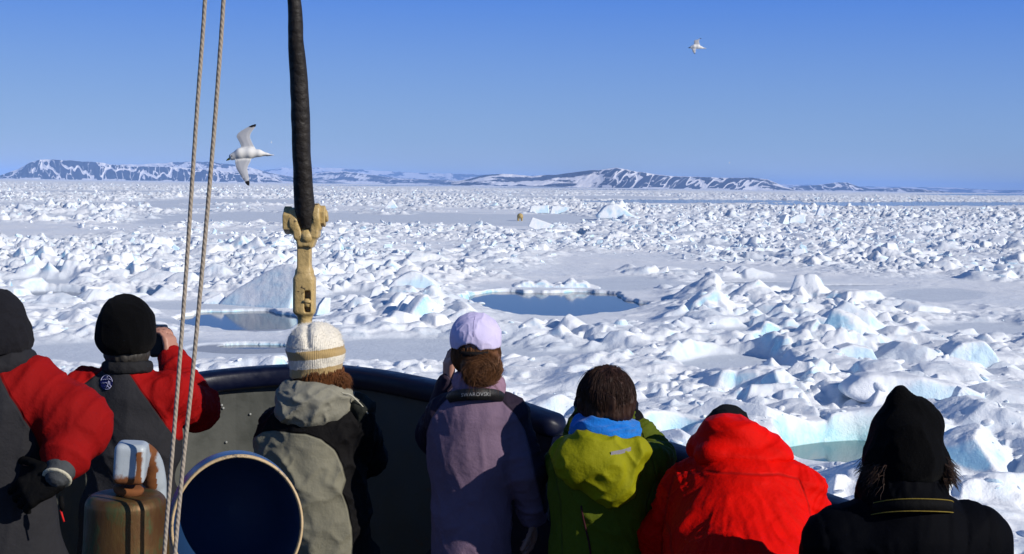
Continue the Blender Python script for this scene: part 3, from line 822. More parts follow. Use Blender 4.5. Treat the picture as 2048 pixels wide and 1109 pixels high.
# ------------------------------------------------------------------ two halyards
s = NB('hemp_rope', .85, (.42, .35, .27), .1); wv = s.n('ShaderNodeTexWave'); wv.inputs['Scale'].default_value = 45; wv.bands_direction = 'DIAGONAL'
s.l(s.coords('Object'), wv.inputs['Vector']); s.col(s.mix(wv.outputs['Fac'], (.30, .255, .205), (.38, .325, .265))); s.bump(wv.outputs['Fac'], .4, .002); M_ROPE = s.m
def rope(pts, d, r, label):
    path = catmull([P(u, v, d + k) for u, v, k in pts], 30)
    V, F = tube(path, r, 12)
    n = len(path); V = list(V)
    for i in range(n):
        for k in range(12):
            a = 2 * math.pi * k / 12; p = V[i * 12 + k]; c = path[i]; V[i * 12 + k] = c + (p - c) * (1 + .035 * math.cos(3 * a - i * 1.1))
    o = link('rope', mesh_any(V, F), M_ROPE)
    return tag(o, label, 'rope', 'two pale halyards')
rope([(414, -150, 0), (410, 0, 0), (392, 250, 0), (374, 520, 0), (358, 740, 0), (341, 950, 0), (328, 1120, 0), (318, 1300, 0)], 3.0, .0045, 'left of two taut pale ropes, passing nearer the man in black beanie')
rope([(452, -150, 0), (447, 0, 0), (430, 240, 0), (408, 500, 0), (386, 740, 0), (366, 930, 0), (349, 1120, 0), (338, 1300, 0)], 3.02, .0047, 'right of two taut pale ropes, nearer the black wrapped stay')
# ------------------------------------------------------------------ brass bell under its grey hook
s = NB('weathered_brass', .5, (.20, .12, .03), .4, .45); co = s.coords('Object', (1, 1, .35))
n1 = s.noise(14, co, 6, .65); n2 = s.noise(30, co, 5, .7)
s.col(s.mix(s.mr(n2, .50, .62), s.mix(s.mr(n1, .35, .65), (.085, .035, .012), (.13, .075, .022)), (.06, .07, .025))); s.rough(s.mr(n2, .3, .7, .4, .65)); s.bump(n2, .5, .004)
M_BRASS = s.m
s = NB('rusty_grey_paint', .5, (.4, .43, .45), .4); co = s.coords('Object'); rz_ = s.n('ShaderNodeSeparateXYZ'); s.l(co, rz_.inputs[0])
rust = s.mr(s.math('ADD', s.noise(16, co, 6, .7), s.math('MULTIPLY', s.attr('rust'), .55)),   .60, .74)
s.col(s.mix(rust, s.mix(s.noise(7, co, 4), (.30, .35, .40), (.46, .50, .52)), s.mix(s.noise(40, co, 5), (.10, .03, .010), (.24, .085, .02)))); s.rough(s.mr(rust, 0, 1, .42, .9)); s.bump(s.noise(60, co, 5), .3, .003)
M_RUST = s.m
DB = 3.15; bc = P(252, 992, DB); bell = empty('ship_bell', P(252, 1290, DB), 'weathered brass bell hung from rust stained grey hook', 'bell')
k = DB / FPX
bp = [(.0, .004), (60 * k, .004), (73 * k, -.002), (79 * k, -.012), (81 * k, -.022), (82 * k, -.05), (86 * k, -.13), (94 * k, -.20), (108 * k, -.25), (124 * k, -.285), (126 * k, -.295), (120 * k, -.295), (100 * k, -.25), (80 * k, -.13), (74 * k, -.03), (0, -.015)]
pr = catmull([(a, b, 0) for a, b in bp], 4)
link('bell_body', mesh_any(*lathe([(max(p.x, 0), p.y) for p in pr], bc, 64)), M_BRASS, bell)
link('clapper', mesh_any(*join(tube([bc + Vector((0, 0, -.02)), bc + Vector((0, 0, -.26))], .006), lathe([(0, -.02), (.018, -.01), (.022, 0), (.018, .012), (0, .02)], bc + Vector((0, 0, -.26)), 16))), M_BRASS, bell)
lo = P(200, 1010, DB) ; hi = P(350, 870, DB); lo.y = DB - .12; hi.y = DB + .25; lo.z -= .35
hook = U([box3(P(262, 925, DB - .01), (31 * k, .038, 41 * k), .013, rotxyz(0, R(4), R(8))), cyl3(P(258, 972, DB), P(255, 992, DB), 34 * k, .01, 26 * k)], .012)
arm_ = catmull([P(270, 915, DB + .02), P(284, 908, DB + .07), P(300, 925, DB + .11), P(308, 960, DB + .13), P(309, 1010, DB + .14), P(309, 1320, DB + .14)], 6)
arms = [cap(arm_[i], arm_[i + 1], 25 * k, 25 * k) for i in range(len(arm_) - 1)]
f = U([hook] + [U0(*arms)], .018)
body_obj('hook', f, lo, hi, .0045, M_RUST, bell, attrs={'rust': lambda V: np.exp(-((V[:, 2] - P(260, 975, DB).z) / .028) ** 2) * (V[:, 0] < P(290, 975, DB).x) + .7 * np.exp(-((V[:, 0] - P(288, 900, DB).x) / .006) ** 2) * (V[:, 2] < P(290, 898, DB).z) * (V[:, 2] > P(290, 965, DB).z)})
# ------------------------------------------------------------------ ventilation cowl facing the deck
DC = 3.45; k = DC / FPX; cc = P(475, 1052, DC)
cowl = empty('ventilation_cowl', P(470, 1500, DC + .2), 'blue ventilation cowl with round mouth and worn cream rim', 'cowl')
Rm = 131 * k; Mc = Matrix.Rotation(R(15), 3, 'Z') @ Matrix.Rotation(R(84), 3, 'X')
def ring(prof, mat, name):
    o = link(name, mesh_any(*lathe(prof, cc, 72, Mc)), mat, cowl); return o
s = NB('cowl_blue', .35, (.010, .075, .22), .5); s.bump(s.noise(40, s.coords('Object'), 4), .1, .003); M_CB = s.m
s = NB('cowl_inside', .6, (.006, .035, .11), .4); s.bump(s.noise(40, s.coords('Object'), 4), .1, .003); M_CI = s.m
sy = 1.09
def oval(o):
    m = o.data; zc = cc.z
    for v in m.vertices: v.co.z = zc + (v.co.z - zc) * sy
    return o
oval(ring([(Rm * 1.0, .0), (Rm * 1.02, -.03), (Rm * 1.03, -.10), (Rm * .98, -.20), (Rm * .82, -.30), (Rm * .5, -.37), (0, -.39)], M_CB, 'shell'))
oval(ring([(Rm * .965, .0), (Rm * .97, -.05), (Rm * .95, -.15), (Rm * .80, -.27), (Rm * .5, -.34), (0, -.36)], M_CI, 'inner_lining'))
M_RIM = paint('worn_cream_rim', (.55, .40, .22), .5, (.12, .11, .10), .35, .5, scale=22)
oval(ring([(Rm * .963, -.004), (Rm * .965, .006), (Rm * .985, .012), (Rm * 1.012, .006), (Rm * 1.016, -.006), (Rm * .99, -.012), (Rm * .963, -.004)], M_RIM, 'rim'))
link('neck', mesh_any(*lathe([(.15, 0), (.15, .9), (.13, 1.2)], (cc.x, cc.y + .22, DECK), 40)), M_CB, cowl)
# ================================================================== people
def cloth(name, base, rough=.75, weave=900, wr=.5, sheen=.0, spec=.12, bump=.18, second=None, sattr='pan'):
    s = NB(name, rough, base, spec); co = s.coords('Object')
    v = lambda c: s.mix(s.mr(s.noise(5, co, 4), .3, .7), tuple(x * .88 for x in c), tuple(min(1, x * 1.1) for x in c))
    c = v(base)
    if second is not None:
        a = s.attr(sattr)
        c = s.mix(s.mr(a, -.0012, .0012, 1, 0), c, v(second))
        seam = s.mr(s.math('ABSOLUTE', a), .0015, .004, 1, 0)
        c = s.mix(s.math('MULTIPLY', seam, .3), c, (.01, .01, .01))
    s.col(c)
    hb = s.math('ADD', s.noise(26, co, 5, .6), s.math('MULTIPLY', s.noise(weave, co, 2), .12))
    rm = s.n('ShaderNodeTexNoise'); rm.noise_type = 'RIDGED_MULTIFRACTAL'; rm.normalize = True
    for k_, v_ in (('Scale', 6.5), ('Detail', 2.5), ('Roughness', .45), ('Distortion', 1.1), ('Lacunarity', 2.2)): rm.inputs[k_].default_value = v_
    s.l(s.coords('Object', (1, 1, .5)), rm.inputs['Vector']); hb = s.math('ADD', hb, s.math('MULTIPLY', rm.outputs['Fac'], 1.6))
    if second is not None: hb = s.math('SUBTRACT', hb, s.mr(s.math('ABSOLUTE', s.attr(sattr)), .001, .006, .8, 0))
    s.bump(hb, min(1, bump * 2.6), .014)
    if sheen: s.b.inputs['Sheen Weight'].default_value = sheen
    return s.m
def skin_mat(n, c):
    s = NB(n, .5, c, .4); s.col(s.mix(s.noise(60, s.coords('Object'), 4), tuple(x * .8 for x in c), c)); s.bump(s.noise(300, s.coords('Object'), 3), .1, .001); return s.m
def hair_mat(n, a, b, rough=.55):
    s = NB(n, rough, a, .25); co = s.coords('Object', (1, 1, .15)); s.col(s.mix(s.noise(90, co, 3), a, b)); s.bump(s.noise(160, co, 3), .5, .002); return s.m
M_SKIN = skin_mat('skin', (.48, .24, .17))
M_TRO = cloth('dark_trousers', (.012, .012, .014), .8)
M_BOOT = cloth('rubber_boots', (.015, .014, .013), .5)
M_BLACKGLOVE = cloth('black_glove', (.003, .003, .0035), .8)
def knit(name, c, rough=.95, ribs=160, c2=None):
    s = NB(name, rough, c, .08); co = s.coords('Object')
    s.col(s.mix(s.noise(50, co, 5), tuple(x * .7 for x in c), tuple(min(1, x * 1.2) for x in c)))
    s.bump(s.math('ADD', s.noise(130, co, 4), s.noise(400, co, 2)), .6, .006); s.b.inputs['Sheen Weight'].default_value = .02; return s.m
def folds(seed, amp=.008, M=((9, 0, 4), (0, 9, 0), (-3, 0, 5)), M2=None):
    """creases in cloth: stretched ridged noise, coarse and fine"""
    M = A(M)
    def g(V):
        p = V.astype(np.float32) @ M.T + seed * 3.7
        w_ = vn3(p * .5 + 11) * 1.4
        a = ridge3(p + w_[:, None]) ** 3
        b = ridge3(p * 2.3 + w_[:, None] * 2 + 5) ** 3
        c = vn3(p * .45 + 30) - .5
        return (amp * (a * 1.5 + b * .75 - .6) + amp * 1.5 * c).astype(np.float64)
    return g
def sleeve_folds(segs, amp=.008, freq=24, seed=0):
    """rings and diagonal creases that gather across the sleeves and at the elbow"""
    S = [(A(a), A(b), r) for a, b, r in segs]
    def g(V):
        out = np.zeros(len(V)); best = np.full(len(V), 9.0)
        for a, b, r in S:
            ab = b - a; L = np.linalg.norm(ab); t = ((V - a) @ ab) / L / L; tc = np.clip(t, 0, 1)
            d = np.linalg.norm(V - a - tc[:, None] * ab, axis=1) - r
            q = np.stack([t * L * freq, (V[:, 0] - a[0]) * freq * .22, (V[:, 2] - a[2]) * freq * .22], 1).astype(np.float32) + seed
            q = q + (vn3(q * .4 + 7) * 1.5)[:, None]
            f = ridge3(q) ** 3 * 1.15 + ridge3(q * 2.1 + 3) ** 4 * .7 - .5
            m = d < best; w_ = np.clip(1 - np.maximum(d, 0) / .07, 0, 1)
            out = np.where(m, f * w_ * amp, out); best = np.minimum(best, d)
        return out
    return g
def hand_prims(w_, e, pn, curl=.9, s=1.0, side=1):
    """palm, four fingers and thumb at wrist w_, pointing along e, palm facing pn"""
    w_ = Vector(w_); e = Vector(e).normalized(); pn = Vector(pn); pn = (pn - e * pn.dot(e)).normalized(); lat = e.cross(pn) * side
    pc = w_ + e * .05 * s
    M = np.array(Matrix((lat, e, pn)).transposed(), dtype=np.float32)
    palm = [box3(pc, (.041 * s, .048 * s, .014 * s), .012, M)]
    fs = []
    for k, (o_, L) in enumerate(((.030, .076), (.010, .084), (-.011, .078), (-.031, .062))):
        p = w_ + e * .095 * s + lat * o_ * s; d = (e + lat * o_ * 2).normalized()
        for j, fr in enumerate((.45, .32, .26)):
            ang = curl * (.45 + .25 * j + .06 * k); d = (d * math.cos(ang) + pn * math.sin(ang)).normalized()
            q = p + d * L * fr * s; fs.append(cap(p, q, .0098 * s * (1 - .08 * j), .0092 * s * (1 - .1 * j))); p = q
    p = w_ + e * .025 * s + lat * .034 * s; d = (e * .6 + lat * .75 + pn * .35).normalized()
    for fr in (.045, .032, .028):
        q = p + d * fr * s; fs.append(cap(p, q, .0115 * s, .010 * s)); p = q; d = (d * .85 + e * .25 + pn * .3 * curl).normalized()
    return palm, fs
def hand_sdf(*a, **k):
    palm, fs = hand_prims(*a, **k); g = U0(*fs)
    return lambda p: smin(palm[0](p), g(p), .012)
def head_prims(c, yaw=0.0, pitch=0.0, r=.078):
    """skull, jaw, nose, ears, eye sockets and lips; +y is the way the face looks"""
    M = rotxyz(pitch, 0, yaw); Mv = Matrix(M.tolist()); c = Vector(c)
    w_ = lambda x, y, z: c + Mv @ Vector((x, y, z))
    k = r / .078
    sk = ell3(c, (.076 * k, .096 * k, .100 * k), M); jaw = ell3(w_(0, .028 * k, -.062 * k), (.056 * k, .062 * k, .062 * k), M)
    f = U([sk, jaw, ell3(w_(0, .062 * k, -.03 * k), (.05 * k, .035 * k, .05 * k), M)], .03)
    f = U([f, cap(w_(0, .093 * k, .0), w_(0, .114 * k, -.032 * k), .008 * k, .012 * k)], .012)
    f = U([f, cap(w_(-.018 * k, .092 * k, -.060 * k), w_(.018 * k, .092 * k, -.060 * k), .007 * k)], .006)
    f = SUB(f, U0(ell3(w_(.031 * k, .100 * k, .004 * k), (.016, .012, .010), M), ell3(w_(-.031 * k, .100 * k, .004 * k), (.016, .012, .010), M)), .012)
    f = U0(f, ell3(w_(.031 * k, .086 * k, .004 * k), (.012, .012, .012), M), ell3(w_(-.031 * k, .086 * k, .004 * k), (.012, .012, .012), M))
    ears = [ell3(w_(sx * .079 * k, -.004, -.012 * k), (.010, .018, .032), M) for sx in (-1, 1)]
    return U([f] + ears, .006)
def strands(roots, dirs, length, n, seed, rad=.0011, grav=1.0, curlv=.25, seg=9, center=None, spread=.2, tight=None):
    """hair: thin tapering tubes that leave their roots, lie over the head and fall"""
    rg = np.random.RandomState(seed); k = rg.randint(0, len(roots), n)
    p = roots[k] + rg.normal(0, .0015, (n, 3)); d = dirs[k] + rg.normal(0, spread, (n, 3)); d /= np.linalg.norm(d, axis=1)[:, None]
    L = length * rg.uniform(.6, 1.1, n); st = (L / seg)[:, None]; path = [p.copy()]; ph = rg.rand(n, 3) * 6
    for j in range(seg):
        d = d + np.array([0, 0, -.22 * grav]) + curlv * np.sin(ph + j * 1.1) * .35
        if center is not None:
            q = (p - center[0]) / center[1]; r_ = np.linalg.norm(q, axis=1)[:, None]
            nrm = q / center[1]; nrm /= np.linalg.norm(nrm, axis=1)[:, None]
            dn = (d * nrm).sum(1)[:, None]; d = d - nrm * np.where(r_ < 1.02, np.minimum(dn, 0) * 1.1 - .05, (dn > 0) * dn * .75)
        d /= np.linalg.norm(d, axis=1)[:, None]; p = p + d * st; path.append(p.copy())
    path = np.stack(path, 1); m = seg + 1
    t = np.gradient(path, axis=1); t /= np.linalg.norm(t, axis=2)[..., None] + 1e-9
    up = np.array([.3, .2, 1.0]); a = np.cross(t, up); a /= np.linalg.norm(a, axis=2)[..., None] + 1e-9; b = np.cross(t, a)
    rr = rad * np.linspace(1, .25, m)[None, :, None] * rg.uniform(.7, 1.4, (n, 1, 1))
    V = np.stack([path + rr * (a * math.cos(x) + b * math.sin(x)) for x in (0, 2.094, 4.189)], 2)
    idx = np.arange(n * m * 3).reshape(n, m, 3); F = []
    for c in range(3):
        c2 = (c + 1) % 3; F.append(np.stack([idx[:, :-1, c], idx[:, :-1, c2], idx[:, 1:, c2], idx[:, 1:, c]], -1).reshape(-1, 4))
    return V.reshape(-1, 3), np.concatenate(F)
def hair_obj(name, VFs, mat, parent):
    Vs, Fs, o = [], [], 0
    for V, F in VFs: Vs.append(V); Fs.append(F + o); o += len(V)
    return link(name, mesh_np(np.concatenate(Vs), np.concatenate(Fs), True), mat, parent)
def shell_pts(c, r, n, seed, zlo=-.6, zhi=1.0, az=None, az_c=-math.pi / 2, az_w=math.pi):
    """points and downward tangents on an ellipsoid; az_c = -pi/2 is the back of the head"""
    rg = np.random.RandomState(seed); z = rg.uniform(zlo, zhi, n); a = az_c + rg.uniform(-az_w, az_w, n)
    s = np.sqrt(1 - z * z); q = np.stack([s * np.cos(a), s * np.sin(a), z], 1)
    d = np.stack([q[:, 0] * z * .9, q[:, 1] * z * .9, -(s + .15)], 1); d += q * .15
    return np.array(c) + q * np.array(r), d / np.linalg.norm(d, axis=1)[:, None]
def on_surface(objs, u, v, lift=.002, d0=2.0):
    """the point of a garment that photo point (u, v) falls on"""
    o = Vector((0, 0, H)); d = (P(u, v, 1.0) - o).normalized(); best = None
    for ob, tree in objs:
        r = tree.ray_cast(o + d * d0 - ob, d, 12)
        if r[0] is not None and (best is None or r[3] < best[1]): best = (r[0] + ob - d * lift, r[3])
    return best[0] if best else None
def bvh(o):
    me = o.data; loc = o.parent.location + o.location
    return (Vector(loc), BVHTree.FromPolygons([v.co[:] for v in me.vertices], [p.vertices[:] for p in me.polygons]))
PX = lambda n, d: n * d / FPX
def bbox(pts, pad):
    a = np.array([p[:] for p in pts]); return a.min(0) - pad, a.max(0) + pad
def person(label, d, head, headr=.078, yaw=0., pitch=0., neck=None, chest=None, shl=None, shr=None, ell=None, elr=None, wrl=None, wrr=None, hips=None, hands=True, group=None, skin=None,
           hl=(0, 1, .3), hr=(0, 1, .3), pl=(1, 0, 0), pr=(-1, 0, 0), curl=.9, feet=None):
    """body (one skin surface), trousers and boots; all points are world positions"""
    fx = hips.x; root = empty('person', (fx, hips.y, DECK), label, 'person')
    fl = Vector((fx - .11, hips.y + .02, DECK + .09)); fr = Vector((fx + .11, hips.y - .03, DECK + .09))
    kl = (hips + Vector((-.10, .05, 0)) + fl) / 2 + Vector((0, .04, 0)); kr = (hips + Vector((.10, .05, 0)) + fr) / 2 + Vector((0, .04, 0))
    hL = hips + Vector((-.09, 0, 0)); hR = hips + Vector((.09, 0, 0))
    nk = neck if neck is not None else head + Vector((0, -.02, -.13))
    pr_ = [head_prims(head, yaw, pitch, headr), cap(head + Vector((0, -.015, -.06)), nk + Vector((0, -.01, -.03)), .052, .058),
           cap(shl.lerp(shr, .15), shl.lerp(shr, .85), .055), ell3(chest, (.15, .10, .17)), ell3(chest.lerp(hips, .55), (.13, .095, .17)), ell3(hips, (.155, .105, .11)),
           cap(shl, ell, .044, .036), cap(ell, wrl, .034, .024), cap(shr, elr, .044, .036), cap(elr, wrr, .034, .024),
           cap(hL, kl, .075, .05), cap(kl, fl, .048, .035), cap(hR, kr, .075, .05), cap(kr, fr, .048, .035)]
    core = U(pr_, .03)
    hs = [hand_sdf(wrl, hl, pl, curl, 1.0, 1), hand_sdf(wrr, hr, pr, curl, 1.0, -1)]
    f = lambda p: smin(core(p), np.minimum(hs[0](p), hs[1](p)), .012)
    lo, hi = bbox([head, fl, fr, wrl, wrr, ell, elr, shl, shr], .2); lo[2] = DECK - .02
    body_obj('body', f, lo, hi, .0085, skin or M_SKIN, root, smooth_it=1)
    tro = U([ell3(hips, (.175, .125, .13)), cap(hL, kl, .098, .075), cap(kl, fl, .075, .062), cap(hR, kr, .098, .075), cap(kr, fr, .075, .062)], .03)
    lo, hi = bbox([hips, fl, fr, kl, kr], .22); lo[2] = DECK + .03
    body_obj('trousers', CUT(tro, (0, 0, -1), -(DECK + .07)), lo, hi, .013, M_TRO, root, folds(3, .006))
    for p_ in (fl, fr):
        b = U([cap(p_ + Vector((0, 0, .18)), p_ + Vector((0, 0, -.02)), .058, .05), cap(p_ + Vector((0, -.02, -.05)), p_ + Vector((0, .15, -.055)), .042, .036)], .03)
        lo, hi = bbox([p_], .26); body_obj('boot', CUT(b, (0, 0, -1), -DECK - .002), lo, hi, .012, M_BOOT, root)
    return root
def jacket(name, root, mat, f, pts, pad=.24, h=.0075, disp=None, attrs=None, zmin=None):
    lo, hi = bbox(pts, pad)
    if zmin is not None: lo[2] = zmin
    return body_obj(name, f, lo, hi, h, mat, root, disp, attrs, 1)
def hem(f, z): return CUT(f, (0, 0, -1), -z)
V3 = Vector
def off(p, x=0, y=0, z=0): return p + Vector((x, y, z))

# ---------------- 1. far left: grey hat, grey and red jacket, hand behind back
def p1():
    d = 4.2; Q = lambda u, v, k=0: P(u, v, d + k)
    hd = Q(-8, 655); sl, sr = Q(-130, 775), Q(62, 785); el, er = Q(-185, 930, .05), Q(160, 852, -.02); wl, wr = Q(-120, 1010, .3), Q(118, 948, -.16)
    ch, hp = Q(-32, 880), Q(-20, 1170, .02)
    root = person('person in grey beanie at left edge with one gloved hand held behind the back', d, hd, .078, 0, 0, Q(-5, 735), ch, sl, sr, el, er, wl, wr, hp, hr=(-.75, -.1, -.45), pr=(0, 1, -.3), curl=1.15)
    M = cloth('grey_red_jacket', (.024, .024, .028), .8, second=(.26, .004, .004))
    tor = [ell3(ch, (.205, .145, .27)), ell3(ch.lerp(hp, .6), (.21, .15, .3)), ell3(off(hp, .02, 0, -.02), (.235, .165, .22)), cap(off(sl, .04), off(sr, -.05), .085), cap(Q(-5, 745), Q(-8, 800), .085, .12)]
    R_ = U([cap(sr, er, .092, .094), cap(er, wr.lerp(er, .32), .088, .060)], .03); L_ = U([cap(sl, el, .09, .08), cap(el, wl, .08, .055)], .03)
    f = U([U(tor, .06), R_, L_], .028)
    sg = [(sr, er, .09), (er, wr, .07), (sl, el, .08)]
    pan = XZ([(30, 700), (20, 735), (60, 800), (90, 870), (104, 935), (120, 960), (400, 1000), (400, 700)], d)
    jacket('jacket', root, M, hem(f, hp.z - .14), [sl, sr, el, er, hp, Q(0, 730)], disp=[folds(1, .006, ((6, 0, 0), (0, 6, 0), (0, 0, 1.7))), sleeve_folds(sg, .013, 13, 2)],
           attrs={'pan': lambda V: poly_sd(pan, V[:, 0], V[:, 2]) + (V[:, 2] < P(0, 985, d).z) * 9})
    cu = U([cap(wr.lerp(er, .30), wr.lerp(er, .0), .046, .040)], .01); lo, hi = bbox([wr, er], .1)
    body_obj('cuff', cu, lo, hi, .005, cloth('grey_cuff', (.06, .065, .07)), root, sleeve_folds([(wr, er, .04)], .004, 50))
    ax = (wr - er).normalized(); body_obj('cuff', cyl3(wr + ax * .010, wr + ax * .020, .044, .004), *bbox([wr], .12), .004, cloth('cream_cuff', (.50, .47, .36)), root)
    g = hand_sdf(wr + (wr - er).normalized() * .0, (-.75, -.1, -.45), (0, 1, -.3), 1.15, 1.16, -1); lo, hi = bbox([wr], .24)
    body_obj('glove', g, lo, hi, .006, M_BLACKGLOVE, root, folds(4, .0015, ((40, 0, 0), (0, 40, 0), (0, 0, 40))))
    zp = [Q(122, 992, -.17), Q(124, 1012, -.17), Q(126, 1022, -.17)]; link('zip_pull', mesh_any(*tube(zp, [.006, .009, .005], 8)), M_BLACKGLOVE, root)
    link('zip_cord', mesh_any(*tube([Q(121, 1020, -.17), Q(125, 1034, -.17), Q(128, 1044, -.17)], .003, 6)), cloth('red_cord', (.6, .02, .02)), root)
    col = U([tor3(Q(0, 735), .088, .022, rotxyz(R(-8), R(-14), 0), sz=1.5)], .01); lo, hi = bbox([Q(0, 735)], .2)
    body_obj('collar', col, lo, hi, .006, cloth('dark_collar', (.02, .02, .024)), root, folds(2, .004, ((20, 0, 0), (0, 20, 0), (0, 0, 20))))
    hat = U([ell3(Q(-16, 655, -.01), (.100, .115, .100), rotxyz(0, R(-8), 0)), ell3(Q(-12, 618, .0), (.060, .075, .050)), tor3(Q(-16, 682, -.01), .088, .020, sz=1.7, sy=1.1)], .035); lo, hi = bbox([hd], .22)
    body_obj('hat', hem(hat, Q(0, 702).z), lo, hi, .005, knit('grey_fleece', (.014, .014, .018)), root, folds(5, .0045, ((14, 0, 10), (0, 14, 0), (-6, 0, 20))))
    r_, dr = shell_pts(Q(-6, 665), (.093, .10, .12), 400, 3, -.55, -.15, az_w=2.2); c = (np.array(hd[:]), np.array([.088, .1, .12]))
    hair_obj('hair', [strands(r_, dr, .09, 1400, 4, .0011, .8, .5, center=c)], hair_mat('blond_hair', (.34, .20, .08), (.55, .36, .17)), root)
# ---------------- 2. black beanie, photographing
def p2():
    d = 5.4; Q = lambda u, v, k=0: P(u, v, d + k)
    hd = Q(253, 664); sl, sr = Q(172, 785), Q(350, 790); el, er = Q(140, 850, .15), Q(396, 818, .16); wl, wr = Q(262, 712, .42), Q(345, 722, .30)
    ch, hp = Q(260, 880), Q(262, 1130, .02)
    root = person('person in rounded black beanie taking a photograph, blue round badge on grey and red jacket', d, hd, .078, R(-6), 0, Q(257, 735), ch, sl, sr, el, er, wl, wr, hp, hr=(-.2, .2, 1), hl=(.5, .2, .8), pl=(1, .4, 0), pr=(-1, .4, 0))
    M = cloth('grey_red_shell', (.024, .024, .028), .8, second=(.30, .004, .004))
    tor = [ell3(ch, (.20, .14, .22)), ell3(ch.lerp(hp, .6), (.195, .14, .25)), ell3(hp, (.21, .15, .2)), cap(off(sl, .04), off(sr, -.05), .08), cap(Q(252, 745), Q(254, 790), .075, .11)]
    R_ = U([cap(off(sr, -.01), er, .090, .082), cap(er, wr, .076, .052)], .025); L_ = U([cap(sl, el, .09, .08), cap(el, wl, .075, .05)], .03)
    f = U([U(tor, .06), R_, L_], .028); sg = [(sr, er, .085), (er, wr, .065), (sl, el, .08)]
    pan = XZ([(168, 700), (210, 738), (165, 775), (140, 830), (110, 960), (60, 960), (60, 700)], d)
    pan2 = XZ([(262, 733), (310, 795), (345, 850), (362, 882), (372, 930), (500, 960), (500, 600), (262, 600)], d)
    j = jacket('jacket', root, M, hem(f, hp.z - .12), [sl, sr, el, er, hp, wr, Q(250, 740)], disp=[folds(2, .006, ((8, 0, 4), (0, 8, 0), (-2, 0, 5))), sleeve_folds(sg, .011, 17, 5)],
           attrs={'pan': lambda V: np.minimum(poly_sd(pan, V[:, 0], V[:, 2]), poly_sd(pan2, V[:, 0], V[:, 2]))})
    col = U([tor3(Q(255, 734), .082, .016, rotxyz(R(-6), 0, 0), sz=1.5)], .01); lo, hi = bbox([Q(255, 725)], .2)
    body_obj('collar', col, lo, hi, .005, cloth('black_collar', (.018, .018, .02)), root, folds(2, .003, ((20, 0, 0), (0, 20, 0), (0, 0, 20))))
    hat = U([ell3(Q(252, 658, -.005), (.111, .122, .132)), tor3(Q(252, 678, -.005), .088, .022, sz=1.5, sy=1.08)], .03); lo, hi = bbox([hd], .22)
    body_obj('hat', hem(hat, Q(0, 700).z), lo, hi, .005, knit('black_knit', (.002, .002, .0025)), root, folds(5, .004, ((10, 0, 0), (0, 10, 0), (0, 0, 6))))
    r_, dr = shell_pts(Q(252, 676), (.093, .10, .11), 500, 5, -.55, -.1, az_w=2.0); c = (np.array(hd[:]), np.array([.088, .1, .11]))
    hair_obj('hair', [strands(r_, dr, .075, 1800, 6, .0010, .8, .4, center=c)], hair_mat('dark_grey_hair', (.02, .017, .015), (.09, .08, .075)), root)
    body_obj('hair', ell3(Q(254, 708), (.084, .092, .055)), *bbox([Q(254, 700)], .13), .006, hair_mat('grey_hair_mass', (.02, .017, .015), (.06, .055, .05)), root, folds(3, .004, ((60, 0, 0), (0, 60, 0), (0, 0, 12))))
    # embroidered round badge
    tr = [bvh(j)]; cu, cv, ru, rv = 213, 765, 12.5, 15.5
    def patch(poly, mat, lift, name='m'):
        V = [on_surface(tr, u, v, lift) for u, v in poly]; return V
    badge_c = [on_surface(tr, cu, cv, .004)] + [on_surface(tr, cu + ru * r * math.cos(a), cv + rv * r * math.sin(a), .004) for r in (.5, 1) for a in np.linspace(0, 2 * math.pi, 33)[:-1]]
    F = [(0, 1 + k, 1 + (k + 1) % 32) for k in range(32)] + [(1 + k, 33 + k, 33 + (k + 1) % 32, 1 + (k + 1) % 32) for k in range(32)]
    bo = link('badge', mesh_any(badge_c, F), cloth('badge_blue', (.008, .010, .075)), j); bo.location = (0, 0, 0); bo.location = -root.location - j.location if False else (0, 0, 0)
    for v in bo.data.vertices: pass
    lines = [[(cu + ru * .92 * math.cos(a), cv + rv * .92 * math.sin(a)) for a in np.linspace(-2.9, -.1, 14)], [(cu + ru * .92 * math.cos(a), cv + rv * .92 * math.sin(a)) for a in np.linspace(.5, 1.9, 8)],
             [(204, 761), (206, 759), (208, 760), (210, 758.5), (212, 760), (214, 757.5), (216, 760), (218, 757), (221, 760)], [(203, 767.5), (206, 766), (208, 767), (211, 765.5), (214, 766.5)],
             [(211, 755.5), (216, 754)], [(217, 762), (216, 768), (215, 773), (212, 776)], [(219, 763), (219.5, 769), (221, 773)], [(209, 774), (214, 772), (219, 776)]]
    vf = []
    for L in lines:
        q = [on_surface(tr, u, v, .0065) for u, v in L]
        if all(x is not None for x in q): vf.append(tube(q, .0013, 5))
    lo_ = link('badge_stitching', mesh_any(*join(*vf)), cloth('badge_thread', (.42, .42, .62)), bo); lo_.location = (0, 0, 0)
    # the camera it holds up
    cm = empty('camera', Q(322, 690, .40), 'black camera held up to the eye beside the black beanie', 'camera')
    f = U([box3(Q(318, 682, .42), (.034, .038, .066), .012, rotxyz(0, R(-4), R(-4))), box3(Q(306, 660, .40), (.016, .03, .02), .006)], .008); lo, hi = bbox([Q(318, 682, .42)], .14)
    MB = paint('black_plastic', (.008, .008, .009), .4, bump=.3, scale=60)
    body_obj('camera_body', f, lo, hi, .004, MB, cm)
    a = Q(316, 678, .45); link('lens', mesh_any(*lathe([(0, -.02), (.036, -.02), (.038, .03), (.036, .032), (.036, .075), (.040, .08), (.040, .11), (.034, .112), (.03, .10), (0, .095)], a, 28, Matrix.Rotation(R(-90), 3, 'X'))), MB, cm)
    st = catmull([Q(330, 668, .40), Q(334, 700, .36), Q(333, 735, .30), Q(322, 762, .26), Q(300, 775, .22)], 6)
    V, F = [], []
    for i, p in enumerate(st): V += [off(p, -.010, 0), off(p, .010, .004), off(p, .010, .007), off(p, -.010, .003)]
